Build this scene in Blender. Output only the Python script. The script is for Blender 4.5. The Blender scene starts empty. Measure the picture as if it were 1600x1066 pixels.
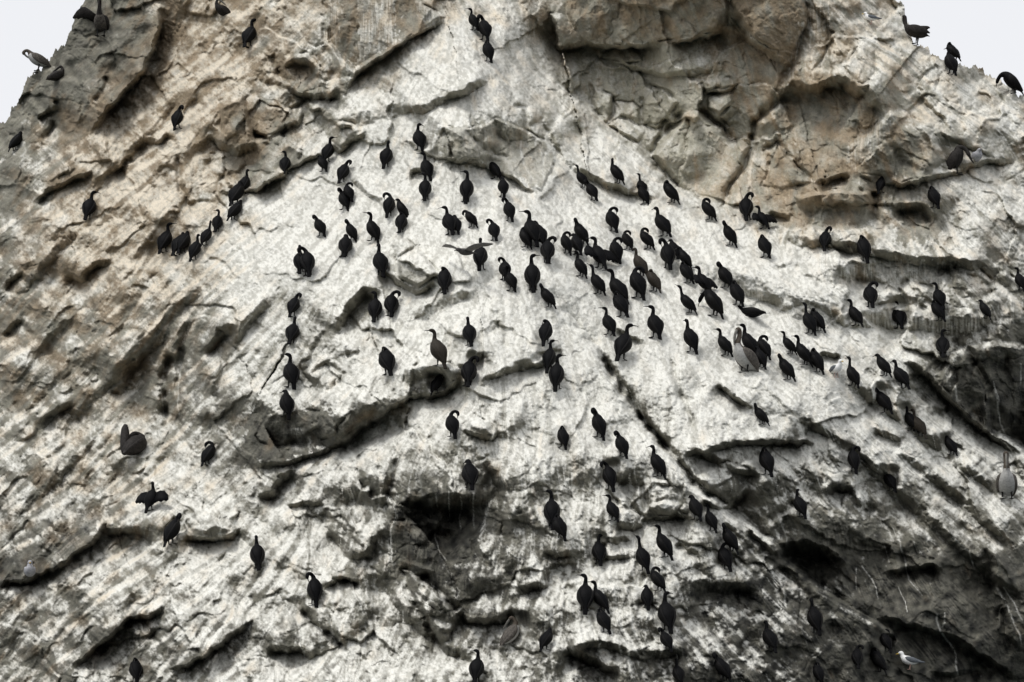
import bpy, math, random
import numpy as np
from mathutils import Vector

# ---------------------------------------------------------------- camera, sky, sun, exposure
scene = bpy.context.scene
COL = scene.collection
PITCH = math.radians(11.0)
CAMZ = 3.0
FPX = 100.0 / 36.0 * 1600.0            # focal length in photo pixels
cam_data = bpy.data.cameras.new("camera")
cam_data.lens = 100.0
cam_data.sensor_width = 36.0
cam_data.clip_end = 20000.0
cam = bpy.data.objects.new("camera", cam_data)
COL.objects.link(cam)
cam.location = (0, 0, CAMZ)
cam.rotation_euler = (math.pi / 2 + PITCH, 0, 0)
scene.camera = cam

SUN_EL, SUN_AZ = math.radians(62), math.radians(228)      # azimuth from north (+Y), clockwise: behind the camera, a little left
world = bpy.data.worlds.new("World")
scene.world = world
world.use_nodes = True
wn, wl = world.node_tree.nodes, world.node_tree.links
bg = wn["Background"]
sky_t = wn.new("ShaderNodeTexSky")
sky_t.sky_type = 'NISHITA'
sky_t.sun_disc = False
sky_t.sun_elevation = SUN_EL
sky_t.sun_rotation = SUN_AZ
sky_t.air_density = 1.0
sky_t.dust_density = 5.0
sky_t.ozone_density = 1.0
hs = wn.new("ShaderNodeHueSaturation")
hs.inputs["Saturation"].default_value = 0.10
wl.new(sky_t.outputs[0], hs.inputs["Color"])
ov = wn.new("ShaderNodeMix"); ov.data_type = 'RGBA'          # an even layer of cloud over most of the sky
ov.inputs[0].default_value = 0.55
ov.inputs[7].default_value = (7.1, 7.2, 7.5, 1)
wl.new(hs.outputs[0], ov.inputs[6])
wl.new(ov.outputs[2], bg.inputs["Color"])
bg.inputs["Strength"].default_value = 0.15

sun_d = bpy.data.lights.new("sun", 'SUN')
sun_d.energy = 1.45
sun_d.angle = math.radians(14)
sun_d.color = (1.0, 0.97, 0.92)
sun = bpy.data.objects.new("sun", sun_d)
COL.objects.link(sun)
sdir = Vector((math.sin(SUN_AZ) * math.cos(SUN_EL), math.cos(SUN_AZ) * math.cos(SUN_EL), math.sin(SUN_EL)))
sun.rotation_euler = sdir.to_track_quat('Z', 'Y').to_euler()

scene.view_settings.view_transform = 'Standard'
scene.view_settings.look = 'None'
scene.view_settings.gamma = 1.0
scene.view_settings.use_curve_mapping = False
scene.view_settings.exposure = 0.12

# ---------------------------------------------------------------- pixel <-> world
CP, SP = math.cos(PITCH), math.sin(PITCH)
def P3(px, py, t):
    """photo pixel and distance along the view axis -> world point"""
    a = (px - 800.0) / FPX; b = -(py - 533.0) / FPX
    return a * t, (CP - b * SP) * t, CAMZ + (SP + b * CP) * t

# ---------------------------------------------------------------- grid
STEP = 1.3
xs = (-110.0 + STEP * np.arange(1400)).astype(np.float32)
ys = (-84.0 + STEP * np.arange(960)).astype(np.float32)
NX, NY = len(xs), len(ys)
X, Y = np.meshgrid(xs, ys)
rng = np.random.default_rng(7)

FX = np.fft.rfftfreq(NX, STEP)[None, :].astype(np.float32)
FY = np.fft.fftfreq(NY, STEP)[:, None].astype(np.float32)
def spec_noise(wl_px, width=0.6, ang=0.0, stretch=1.0):
    """band-limited noise of a wavelength; ang = direction it is drawn out along (degrees, y down)"""
    w = rng.standard_normal((NY, NX)).astype(np.float32)
    c, s = math.cos(math.radians(ang)), math.sin(math.radians(ang))
    u = (FX * c + FY * s) * stretch; v = -FX * s + FY * c
    f = np.sqrt(u * u + v * v) * wl_px
    flt = np.exp(-(np.log(np.maximum(f, 1e-6)) / width) ** 2)
    n = np.fft.irfft2(np.fft.rfft2(w) * flt, s=(NY, NX)).astype(np.float32)
    return n / n.std()
def fbm(wl_px, octs, gain=0.5, ang=0.0, stretch=1.0):
    n = 0; a = 1.0
    for k in range(octs):
        n = n + a * spec_noise(wl_px / 2 ** k, 0.55, ang, stretch); a *= gain
    return n
def blur(a, sig):
    flt = np.exp(-2 * (math.pi * sig) ** 2 * (FX * FX + FY * FY))
    return np.fft.irfft2(np.fft.rfft2(a) * flt, s=(NY, NX)).astype(np.float32)
def sst(a, b, x):
    t = np.clip((x - a) / (b - a), 0, 1)
    return t * t * (3 - 2 * t)

HTAB = rng.random(65536).astype(np.float32)
def hashv(i, j, k):
    i = i.astype(np.int32); j = j.astype(np.int32)
    return HTAB[(i * 7919 + j * 104729 + (i * j) * 31 + k * 4099) & 65535]
def facets(cell, seed, tilt, step, ang=0.0, stretch=1.0, XX=None, YY=None):
    """broken-rock facets: every cell is a tilted plane; also returns distance to the joint (px)"""
    c, s = math.cos(math.radians(ang)), math.sin(math.radians(ang))
    U = (XX * c + YY * s) / (cell * stretch); V = (-XX * s + YY * c) / cell
    U = U.astype(np.float32); V = V.astype(np.float32); iu = np.floor(U).astype(np.int32); iv = np.floor(V).astype(np.int32)
    best = np.full(U.shape, 9.0, np.float32); sec = best.copy(); val = np.zeros(U.shape, np.float32)
    for du in (-1, 0, 1):
        for dv in (-1, 0, 1):
            a, b = iu + du, iv + dv
            ou = a + hashv(a, b, seed) - U; ov = b + hashv(a, b, seed + 1) - V
            d = np.sqrt(ou * ou + ov * ov).astype(np.float32)
            p = ((hashv(a, b, seed + 2) - .5) * 2 * tilt * ou + (hashv(a, b, seed + 3) - .5) * 2 * tilt * ov
                 + (hashv(a, b, seed + 4) - .5) * 2 * step).astype(np.float32)
            m = d < best
            sec = np.where(m, best, np.minimum(sec, d))
            val = np.where(m, p, val); best = np.where(m, d, best)
    return val, (sec - best) * cell

# ---------------------------------------------------------------- tracing helpers
TILES = dict(A=0, B=350, C=706)
def tp(tile, s):
    """points read off an enlarged tile (2.96 x) -> photo pixels"""
    if tile == 'S':
        return [tuple(float(q) for q in p.split(',')) for p in s.split()]
    ox, oy = 400 * (int(tile[1]) - 1), TILES[tile[0]]
    return [(ox + float(p.split(',')[0]) / 2.96, oy + float(p.split(',')[1]) / 2.96) for p in s.split()]
def window(pts, r):
    px = [p[0] for p in pts]; py = [p[1] for p in pts]
    i0 = max(int((min(px) - r - xs[0]) / STEP), 0); i1 = min(int((max(px) + r - xs[0]) / STEP) + 2, NX)
    j0 = max(int((min(py) - r - ys[0]) / STEP), 0); j1 = min(int((max(py) + r - ys[0]) / STEP) + 2, NY)
    return slice(j0, j1), slice(i0, i1)
warp1x, warp1y = spec_noise(34), spec_noise(34)
warp2x, warp2y = spec_noise(11), spec_noise(11)
XW = X + 1.1 * warp1x + .40 * warp2x
YW = Y + 1.1 * warp1y + .40 * warp2y
def polyline(pts, r):
    sl = window(pts, r + 12)
    x, y = XW[sl], YW[sl]
    best = np.full(x.shape, 1e9, np.float32); sgn = np.zeros(x.shape, np.float32); fr = np.zeros(x.shape, np.float32)
    L = [math.dist(a, b) for a, b in zip(pts[:-1], pts[1:])]; tot = sum(L); acc = 0
    for (a, b), l in zip(zip(pts[:-1], pts[1:]), L):
        dx, dy = (b[0] - a[0]) / l, (b[1] - a[1]) / l
        rx, ry = x - a[0], y - a[1]
        t = np.clip(rx * dx + ry * dy, 0, l)
        ex, ey = rx - t * dx, ry - t * dy
        d = np.sqrt(ex * ex + ey * ey)
        m = d < best - 1e-3
        best = np.where(m, d, best); sgn = np.where(m, np.sign(-dy * rx + dx * ry), sgn)
        fr = np.where(m, (acc + t) / tot, fr); acc += l
    return sl, best * sgn, fr, tot
def inside(pts, sl, x, y):
    ins = np.zeros(x.shape, bool); dist = np.full(x.shape, 1e9, np.float32)
    n = len(pts)
    for k in range(n):
        (ax, ay), (bx, by) = pts[k], pts[(k + 1) % n]
        c = ((ay > y) != (by > y)) & (x < (bx - ax) * (y - ay) / ((by - ay) or 1e-9) + ax)
        ins ^= c
        l2 = (bx - ax) ** 2 + (by - ay) ** 2
        t = np.clip(((x - ax) * (bx - ax) + (y - ay) * (by - ay)) / l2, 0, 1)
        dist = np.minimum(dist, np.hypot(x - ax - t * (bx - ax), y - ay - t * (by - ay)))
    return np.where(ins, dist, -dist)

# ---------------------------------------------------------------- macro shape of the rock (metres towards / away from a sloping plane)
KSL = 0.0115
MACRO = """750,40,0 760,150,-.4 850,400,-.9 900,560,-.9 950,800,-.9 1000,1000,-.6 700,300,-.4 400,300,1 250,400,1.9 100,400,3
0,400,4 0,200,4.4 0,700,3.4 200,700,2.2 400,700,.8 0,1000,2.4 300,1000,.9 600,1000,0 600,600,-.3 600,350,0 500,480,.2
150,30,3.2 60,120,4.0 300,50,2.4 450,60,1.2 600,20,-.3 520,60,.3 1200,400,.5 1400,450,1.2 1600,450,2.2 1300,600,.5 1500,620,1.8
1600,650,2.4 1300,850,1.0 1600,850,2 1600,1060,2.2 1300,1050,.6 1100,250,1.3 950,130,1.0 1200,100,1.2 1080,150,1.3 1360,150,.7
1500,200,1.8 1600,200,2.8 1360,0,1.6 1430,30,2.2 -100,500,5 1700,500,3 800,1150,-.5 800,-80,.6 -100,-80,5.5 1700,-80,3.6
-100,1150,3 1700,1150,3 1000,0,.5 870,120,.8 1000,260,.7 900,200,.4 1240,210,1.3 420,200,1.2 360,120,1.8"""
mp = np.array([[float(v) for v in q.split(',')] for q in MACRO.split()])
def tps(p, v, lam=0.002):
    q = p / 1000.0; n = len(q)
    d2 = ((q[:, None] - q[None]) ** 2).sum(-1)
    K = np.where(d2 > 0, d2 * np.log(np.maximum(d2, 1e-12)), 0) + lam * np.eye(n)
    A = np.zeros((n + 3, n + 3)); A[:n, :n] = K; A[:n, n] = 1; A[:n, n + 1:] = q; A[n, :n] = 1; A[n + 1:, :n] = q.T
    w = np.linalg.solve(A, np.concatenate([v, np.zeros(3)]))
    gx, gy = np.meshgrid(np.linspace(xs[0], xs[-1], 170), np.linspace(ys[0], ys[-1], 120))
    g = w[n] + w[n + 1] * gx / 1000 + w[n + 2] * gy / 1000
    for k in range(n):
        r2 = (gx / 1000 - q[k, 0]) ** 2 + (gy / 1000 - q[k, 1]) ** 2
        g = g + w[k] * np.where(r2 > 0, r2 * np.log(np.maximum(r2, 1e-12)), 0)
    return g
def upsample(g):
    g = np.asarray(g, np.float64)
    fy = np.linspace(0, g.shape[0] - 1, NY); fx = np.linspace(0, g.shape[1] - 1, NX)
    j = np.minimum(fy.astype(int), g.shape[0] - 2); i = np.minimum(fx.astype(int), g.shape[1] - 2)
    v, u = (fy - j)[:, None], (fx - i)[None, :]
    return ((g[j][:, i] * (1 - u) + g[j][:, i + 1] * u) * (1 - v) + (g[j + 1][:, i] * (1 - u) + g[j + 1][:, i + 1] * u) * v).astype(np.float32)
T = 60.0 + (533.0 - Y) * KSL + 2.2 * upsample(tps(mp[:, :2], mp[:, 2]))
PR = np.zeros_like(T)                     # protrusion towards the viewer, metres

# ---------------------------------------------------------------- rock characters by area (maps on a 100 px lattice)
def lattice(rows):
    g = np.array([[int(c) for c in r.split()] for r in rows], float) / 9.0
    yy = [0, 100, 200, 300, 400, 500, 600, 700, 800, 900, 1000, 1066]
    fy = np.clip(np.interp(ys, yy, np.arange(12)), 0, 11); fx = np.clip(xs / 100.0, 0, 16)
    j = np.minimum(fy.astype(int), 10); i = np.minimum(fx.astype(int), 15)
    v, u = (fy - j)[:, None], (fx - i)[None, :]
    r = (g[j][:, i] * (1 - u) + g[j][:, i + 1] * u) * (1 - v) + (g[j + 1][:, i] * (1 - u) + g[j + 1][:, i + 1] * u) * v
    return blur(r.astype(np.float32), 18)
GUANO = lattice(["2 2 2 7 6 6 3 4 7 3 2 2 2 5 6 5 5", "3 2 1 6 6 5 5 9 8 5 5 5 4 5 5 6 6", "3 4 6 7 4 5 9 7 5 6 5 4 5 4 4 6 6",
                 "4 6 7 6 5 9 9 9 9 9 7 3 4 3 4 7 6", "5 6 6 7 8 9 8 9 9 9 9 9 8 7 6 5 6", "5 5 6 6 7 5 8 8 9 9 9 9 9 8 7 5 4",
                 "5 5 5 5 7 7 7 7 8 8 8 9 9 9 7 3 2", "6 6 7 8 5 7 8 7 7 7 7 7 7 8 8 7 6", "6 5 6 8 8 8 6 3 6 7 8 7 6 5 5 6 6",
                 "4 7 7 8 8 8 7 4 6 8 8 7 4 3 1 1 3", "6 6 6 7 7 8 8 7 6 7 6 5 5 3 1 1 2", "6 7 8 8 8 8 8 8 6 6 5 4 4 3 1 1 2"])
WARM = lattice(["1 1 2 8 7 5 5 5 4 5 6 5 6 5 4 3 3", "1 1 4 8 7 4 4 2 3 3 2 3 6 5 4 4 3", "1 5 8 8 5 3 2 2 3 3 2 2 4 5 4 4 3",
                "2 6 8 7 3 2 2 2 2 2 3 4 6 6 4 3 3", "4 7 8 6 2 1 1 1 1 1 1 1 2 3 3 3 3", "4 4 5 4 2 2 1 1 1 1 1 1 1 2 2 2 2",
                "4 4 4 3 2 2 2 2 1 1 1 1 1 2 2 1 1", "3 4 4 3 2 2 2 2 2 2 1 1 1 2 2 2 1", "3 4 4 3 2 2 2 2 1 1 1 1 1 1 1 2 1",
                "3 3 3 3 2 2 2 1 1 1 1 1 1 1 1 2 2", "3 3 3 2 2 2 2 1 1 1 1 1 1 1 1 1 1", "3 3 2 2 2 2 1 1 1 1 1 1 1 1 1 1 1"])
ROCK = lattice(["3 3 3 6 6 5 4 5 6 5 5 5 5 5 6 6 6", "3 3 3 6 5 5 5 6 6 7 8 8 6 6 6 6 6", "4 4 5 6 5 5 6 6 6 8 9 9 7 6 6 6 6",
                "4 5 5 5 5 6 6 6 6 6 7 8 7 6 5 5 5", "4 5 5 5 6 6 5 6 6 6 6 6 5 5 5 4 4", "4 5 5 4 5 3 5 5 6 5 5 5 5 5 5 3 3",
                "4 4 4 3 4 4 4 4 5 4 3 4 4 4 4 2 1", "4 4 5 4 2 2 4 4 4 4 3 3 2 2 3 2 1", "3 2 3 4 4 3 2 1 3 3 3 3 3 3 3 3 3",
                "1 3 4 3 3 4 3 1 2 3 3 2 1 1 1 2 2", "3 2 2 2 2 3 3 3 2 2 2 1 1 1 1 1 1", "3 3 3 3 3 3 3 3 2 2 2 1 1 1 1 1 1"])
# how lumpy (rolling, rubbly) and how facetted (broken along joints) the rock is
LUMP = lattice(["5 5 6 6 5 4 1 2 4 2 2 2 2 4 6 6 6", "5 5 6 7 6 4 1 1 3 2 2 2 3 5 5 6 6", "6 6 7 7 5 3 1 3 2 3 2 2 3 4 4 6 6",
                "6 6 7 6 4 1 1 1 1 1 2 2 3 4 5 6 6", "7 7 7 5 2 1 2 1 1 1 1 1 2 3 4 5 5", "7 7 6 4 3 3 3 3 1 1 1 1 2 3 4 5 5",
                "7 7 6 4 4 4 4 4 3 2 3 3 3 3 4 4 4", "7 7 6 4 4 5 5 5 4 3 4 5 6 5 4 4 4", "7 6 6 5 5 5 6 5 5 4 5 5 6 6 6 5 5",
                "6 6 6 6 6 5 6 6 6 5 5 6 6 5 5 4 4", "6 7 7 6 6 5 5 6 6 6 6 6 6 5 4 4 4", "6 7 7 6 6 5 5 6 6 6 6 6 6 5 4 4 4"])
FACET = lattice(["6 6 5 3 3 5 2 3 3 5 4 4 4 5 4 4 4", "6 6 5 2 4 7 2 1 2 5 8 8 5 6 5 4 4", "5 4 3 3 6 7 2 5 5 5 9 9 6 6 5 4 4",
                 "3 3 3 3 5 2 1 3 3 2 4 6 7 6 4 4 4", "2 2 2 2 2 1 4 2 1 1 1 2 4 6 6 5 4", "2 2 2 2 2 4 5 4 2 1 1 2 2 4 6 6 5",
                 "2 2 2 2 3 5 5 4 2 2 2 2 2 3 4 6 6", "2 2 2 2 4 4 3 3 2 3 2 2 3 3 3 4 4", "2 2 3 3 3 3 4 5 3 4 4 3 3 4 3 3 3",
                 "3 3 3 3 3 3 4 4 3 3 4 4 4 4 3 3 3", "3 3 3 3 3 4 4 4 3 3 3 4 4 4 3 3 3", "3 3 3 3 3 4 4 4 3 3 3 4 4 4 3 3 3"])
GUANO *= 1 - .20 * sst(520, 200, X) * sst(380, 520, Y) - .14 * sst(620, 800, Y) * sst(1100, 700, X) * sst(250, 500, X)
GUANO *= 1 - .13 * sst(640, 900, Y) - .12 * sst(520, 300, X) * sst(480, 300, Y)
left_m = sst(620, 350, X + 0.15 * (Y - 500))
right_m = sst(950, 1250, X)

# how far each area leans back (mm of depth per photo pixel of height): the slabs lie flatter, the walls stand steep
LEAN = lattice(["5 5 7 9 8 6 3 8 9 4 3 3 4 8 12 12 12", "6 6 7 9 7 6 6 13 11 8 7 6 5 7 11 11 11", "8 8 9 10 7 9 16 11 9 12 7 5 5 5 9 10 10",
                "9 9 9 9 11 17 17 17 15 16 13 6 6 6 10 11 11", "9 9 9 11 15 17 15 17 18 18 18 17 14 13 11 10 10", "9 9 9 10 12 11 14 15 17 18 18 18 17 15 12 8 7",
                "9 8 8 9 11 12 12 13 14 15 15 16 17 15 12 7 5", "10 9 11 12 8 11 13 12 12 12 11 11 12 11 11 9 7", "9 9 11 13 13 12 10 7 11 12 13 10 8 8 9 9 8",
                "8 11 12 12 13 13 11 9 11 13 13 11 7 6 6 7 7", "10 10 10 10 11 13 13 11 11 12 11 9 9 7 5 5 6", "10 11 12 12 12 13 13 13 11 11 10 9 9 7 6 6 6"]) * 9e-3 - .0105
dev = np.cumsum(LEAN[::-1], 0)[::-1] * STEP
dev -= dev[-1:]
T += 1.15 * (dev - .75 * blur(dev, 150))

# ---------------------------------------------------------------- traced ledges: lip, then an undercut on the right-hand side of the path
# (tile, path, A rise before the lip, B depth behind it, e px over which it drops, wu px, w px)
LIPS = [
 ('A1', "390,650 480,510 560,430 650,330 700,220 720,130 740,0", .7, .8, 9, 60, 40),
 ('A1', "150,950 200,880 290,840 390,800 430,770", .35, .35, 8, 28, 30),
 ('A1', "650,635 730,645 790,600", .25, .25, 9, 18, 18),
 ('A1', "500,800 560,750 620,700 650,650", .2, .2, 9, 20, 22),
 ('A1', "1000,600 1040,660 1100,685 1184,640", .4, .5, 14, 45, 40),
 ('A1', "160,540 230,495 280,480", .25, .3, 8, 20, 20),
 ('A1', "190,640 220,570 245,540", .15, .3, 8, 16, 20),
 ('A1', "640,400 690,330 720,330", .2, .2, 10, 20, 20),
 ('A2', "385,455 460,335 600,240 740,150 885,80", .25, .45, 6, 50, 22),
 ('A2', "100,310 170,265 260,270 300,320 330,390", .3, .35, 12, 40, 35),
 ('A2', "150,390 220,430 330,440 385,400", .3, .35, 9, 30, 20),
 ('A2', "-40,590 60,630 110,600 190,560 220,470", .2, .3, 6, 30, 14),
 ('A2', "-160,830 -60,880 0,870 110,800 200,740 280,710 340,700", .45, .35, 7, 60, 20),
 ('A2', "300,600 400,540 480,520 600,490 740,465", .22, .12, 20, 22, 14),
 ('A2', "640,500 700,490 800,480 840,450 960,410 1050,350 1075,300", .28, .25, 12, 35, 20),
 ('A2', "330,650 390,690 430,650 520,600", .25, .25, 7, 25, 16),
 ('A2', "820,650 870,590 950,600 1060,570 1110,540 1240,590 1330,640 1390,740", .70, .05, 80, 80, 30),
 ('A2', "830,765 900,742 980,742 1060,762 1100,785 1184,815 1250,870 1320,890", .1, .28, 5, 20, 16),
 ('A2', "430,800 500,870 560,910 620,960", .12, .2, 6, 20, 12),
 ('A2', "700,790 740,780 790,785", .12, .2, 8, 14, 14),
 ('A3', "160,40 200,70 230,215 310,190 420,205 600,206 720,186", .45, .65, 8, 110, 34),
 ('A3', "720,186 830,172 940,140 1000,110", .3, .4, 9, 60, 30),
 ('A3', "1000,20 1060,80 1110,180 1184,225 1300,310", .35, .35, 9, 80, 40),
 ('A3', "380,278 540,298 700,335 900,312 1000,270", .2, .25, 10, 22, 30),
 ('A3', "1010,1005 900,955 790,905 720,850 640,765 560,690 400,592 330,520 210,410 160,300", .25, .5, 9, 40, 60),
 ('A3', "240,722 330,775 430,835 520,862 640,890 700,915", .3, .3, 12, 30, 22),
 ('A3', "630,740 760,725 880,695 1000,725", .22, .2, 40, 40, 40),
 ('A3', "880,480 960,530 1040,470", .25, .2, 14, 24, 24),
 ('A3', "640,365 700,402 770,440", .15, .2, 6, 16, 14),
 ('A4', "-40,480 60,420 120,372 200,388 270,360 360,347 420,400 470,392 500,455 580,475", .5, .6, 18, 80, 85),
 ('A4', "370,790 480,812 620,847 720,822 830,792 900,780 980,742 1070,732 1184,752", .4, .35, 8, 110, 20),
 ('A4', "210,835 300,818 380,792", .25, .25, 8, 30, 18),
 ('A4', "120,900 300,872 480,880", .35, .15, 34, 20, 40),
 ('A4', "555,950 640,932 740,952 805,1015", .25, .6, 14, 30, 40),
 ('A4', "0,970 60,985 120,1000", .2, .3, 8, 20, 20),
 ('A4', "780,600 860,640 1050,722", .18, .16, 6, 26, 14),
 ('A4', "690,420 760,490 860,590", .18, .16, 6, 26, 14),
 ('B1', "300,212 370,242 420,182 520,150", .25, .4, 10, 25, 24),
 ('B1', "480,790 540,760 580,670 680,565 800,450", .2, .28, 12, 34, 26),
 ('B1', "915,605 990,525 1000,472 1110,462", .25, .35, 14, 30, 30),
 ('B1', "170,930 230,865 345,800", .2, .3, 12, 30, 26),
 ('B1', "0,290 40,250 80,200", .25, .3, 10, 25, 25),
 ('B1', "0,520 40,470 90,420", .2, .3, 10, 25, 25),
 ('S', "380,690 386,655 402,625 436,645 470,640 505,634 530,650 556,640 600,622 632,606 655,612", .60, .40, 52, 50, 14),
 ('S', "372,728 450,720 500,705 545,684 560,668 622,628 655,614 690,606 740,575", .12, .40, 7, 14, 20),
 ('B2', "760,802 870,766 945,700", .4, .4, 9, 40, 20),
 ('S', "1420,1010 1330,962 1262,912 1200,852 1150,812 1090,770 1040,722", .35, .55, 12, 26, 55),
 ('S', "1048,712 1015,671 990,637 962,593 935,552 905,519 878,485 857,448", .20, .30, 7, 34, 40),
 ('S', "0,607 40,560 88,512 112,478", .14, .16, 14, 50, 40), ('S', "20,654 68,600 111,566 162,539", .14, .16, 14, 50, 40),
 ('S', "78,688 135,620 176,586 230,520", .14, .16, 14, 55, 45), ('S', "0,818 30,790 68,757 112,716 150,660", .14, .16, 14, 55, 45),
 ('S', "100,330 160,270 230,200 290,120", .14, .16, 14, 55, 45), ('S', "180,430 250,350 300,270 350,200", .14, .16, 14, 60, 45),
 ('S', "0,480 70,400 130,340", .14, .16, 14, 55, 45), ('S', "150,600 210,540 270,480 330,430", .14, .16, 14, 50, 40),
 ('S', "240,650 262,600 268,540 300,480", .2, .25, 12, 40, 40), ('S', "320,640 345,560 380,500 440,440", .2, .18, 14, 50, 40),
 ('S', "1290,566 1400,640 1500,715 1610,800", .22, .24, 14, 55, 40), ('S', "1330,700 1450,800 1560,900 1640,960", .25, .25, 14, 60, 45),
 ('S', "1240,640 1340,700 1420,765", .2, .22, 12, 45, 35), ('S', "1400,690 1500,770 1610,870", .22, .22, 14, 50, 40),
 ('S', "600,900 640,960 700,1010 760,1030", .2, .2, 12, 40, 30), ('S', "760,700 790,760 800,830 790,900", .18, .25, 14, 40, 34),
 ('S', "880,1010 940,1000 1010,1020 1090,1010", .25, .25, 12, 36, 28), ('S', "470,560 500,600 520,650", .12, .14, 10, 30, 26),
 ('S', "1060,708 1090,700 1150,730 1200,738", .25, .4, 10, 24, 24),
 ('S', "1010,790 1040,800 1080,800", .15, .2, 8, 16, 14),
 ('S', "590,800 600,750 612,700", .2, .25, 12, 30, 26),
 ('B2', "320,505 420,372 445,330 500,290 580,312 600,345", .35, .45, 16, 45, 55),
 ('B2', "590,195 660,262 750,302 850,252", .3, .35, 9, 40, 26),
 ('B2', "700,385 780,392 830,352 960,302 1050,326", .25, .12, 16, 26, 16),
 ('B2', "685,680 780,655 900,660 950,640", .2, .1, 18, 24, 30),
 ('B2', "915,645 960,642 1000,610 1050,572", .25, .3, 12, 26, 20),
 ('B2', "1010,690 1045,712 1184,655 1290,640 1400,600", .3, .32, 10, 45, 20),
 ('B2', "950,940 1010,965 1090,985 1105,940", .22, .25, 7, 24, 12),
 ('B3', "470,470 560,520 625,542", .12, .2, 6, 20, 14),
 ('B3', "700,60 790,112 850,172 960,192 1080,235 1184,262 1330,330 1460,390 1580,400", .50, .15, 34, 30, 30),
 ('B3', "950,720 1050,802 1125,855", .25, .4, 9, 40, 20),
 ('B4', "170,172 330,172 480,172 640,182 760,182 840,190", .50, .16, 34, 26, 26),
 ('B4', "180,250 300,330 380,392 480,392 600,402 740,412 900,432 1020,362 1184,332", .50, .25, 30, 26, 30),
 ('B4', "770,190 830,185 860,212 845,255", .2, .3, 10, 20, 20),
 ('B4', "0,40 160,60 330,80 420,90 560,130 680,150 860,155 980,170 1100,250 1184,260", .45, .3, 14, 26, 24),
 ('B4', "600,610 700,652 780,732 860,822 950,902 1050,982 1184,1052", .55, .5, 9, 150, 30),
 ('B4', "220,592 290,596 345,602", .18, .25, 8, 20, 16),
 ('B4', "470,930 560,960 640,1000", .2, .25, 12, 26, 20),
 ('B4', "760,945 850,1000 960,1066", .2, .25, 12, 26, 20),
 ('S', "1080,712 1130,692 1180,687 1276,690", .35, .4, 8, 30, 22),
 ('C1', "-30,600 100,592 190,562 300,502 340,462 420,422 465,350 495,262", .55, .55, 8, 60, 26),
 ('C1', "450,362 560,352 640,342 690,372 740,395", .25, .3, 12, 26, 24),
 ('C1', "850,380 920,397 1060,387 1105,330", .3, .4, 8, 40, 18),
 ('C1', "740,390 760,340 800,290 850,330", .2, .3, 10, 24, 24),
 ('C1', "310,1000 390,942 460,882 540,812 600,762 690,752 770,690", .4, .55, 8, 60, 20),
 ('C1', "750,1010 850,982 950,932 1080,832 1190,752", .5, .4, 8, 60, 22),
 ('C1', "670,870 690,820 725,815", .15, .2, 8, 18, 16),
 ('C1', "530,740 600,650 690,640", .2, .25, 14, 30, 26),
 ('C2', "0,190 70,180 95,112 190,72", .3, .4, 12, 34, 34),
 ('C2', "130,260 150,242 210,232 320,226", .18, .18, 9, 20, 16),
 ('C2', "330,345 400,402 445,462 510,462 545,330", .3, .3, 12, 36, 28),
 ('C2', "610,330 645,250 700,212 830,192 950,192 1095,225", .5, .75, 30, 50, 95),
 ('C2', "640,300 780,310 860,350 1010,385", .2, .3, 12, 26, 24),
 ('C2', "300,628 360,577 420,572 505,602", .22, .35, 9, 26, 14),
 ('C2', "680,505 760,540 830,560", .25, .25, 10, 26, 20),
 ('C2', "960,720 1000,765 1130,765 1160,700", .35, .6, 12, 40, 34),
 ('C2', "50,885 150,905 220,905 280,962", .4, .4, 10, 55, 22),
 ('C2', "350,800 380,852 425,895", .2, .3, 7, 24, 14),
 ('C3', "0,640 60,610 130,600 150,500", .3, .35, 14, 36, 30),
 ('C3', "150,440 200,468 280,455", .25, .25, 8, 24, 16),
 ('C3', "400,60 480,90 560,110 620,140", .2, .2, 14, 24, 24),
 ('C3', "630,292 700,300 765,292 830,290", .2, .25, 7, 26, 14),
 ('C3', "480,330 560,345 592,330 590,290", .2, .25, 8, 26, 16),
 ('C3', "360,400 480,400 560,385", .2, .25, 9, 24, 18),
 ('C3', "350,475 480,478 565,470", .18, .18, 8, 20, 14),
 ('C3', "800,595 900,590 970,602 1060,602 1155,590", .4, .38, 18, 40, 46),
 ('C3', "240,890 340,935 430,982 510,990", .35, .4, 12, 44, 24),
 ('C3', "560,690 640,670 690,680", .18, .2, 9, 22, 18),
 ('C3', "870,200 940,242 1000,242 1095,150", .35, .4, 9, 50, 24),
 ('C4', "-40,470 60,420 100,402 200,412 300,452 400,540", .5, .7, 22, 60, 60),
 ('C4', "240,200 300,142 380,152 415,190", .25, .35, 12, 26, 28),
 ('C4', "415,250 480,212 525,252", .25, .4, 12, 26, 30),
 ('C4', "480,742 600,772 750,812 850,842 1000,932 1100,1002 1200,1062", .40, .42, 10, 110, 36),
 ('C4', "540,545 640,532 760,512 840,560", .25, .3, 10, 40, 24),
 ('C4', "740,1012 850,1022 920,1002 1000,990", .2, .3, 8, 30, 18),
 ('C4', "490,850 540,830 605,845", .15, .4, 9, 18, 22),
 ('C4', "380,400 470,405 560,432 620,500", .2, .2, 10, 26, 24),
 ('C4', "1030,430 1060,520 1062,600 1085,650", .25, .25, 10, 34, 30),
 ('C4', "1120,700 1130,850 1184,900", .2, .3, 10, 34, 30),
]
lipvar = spec_noise(150, .6)
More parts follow.
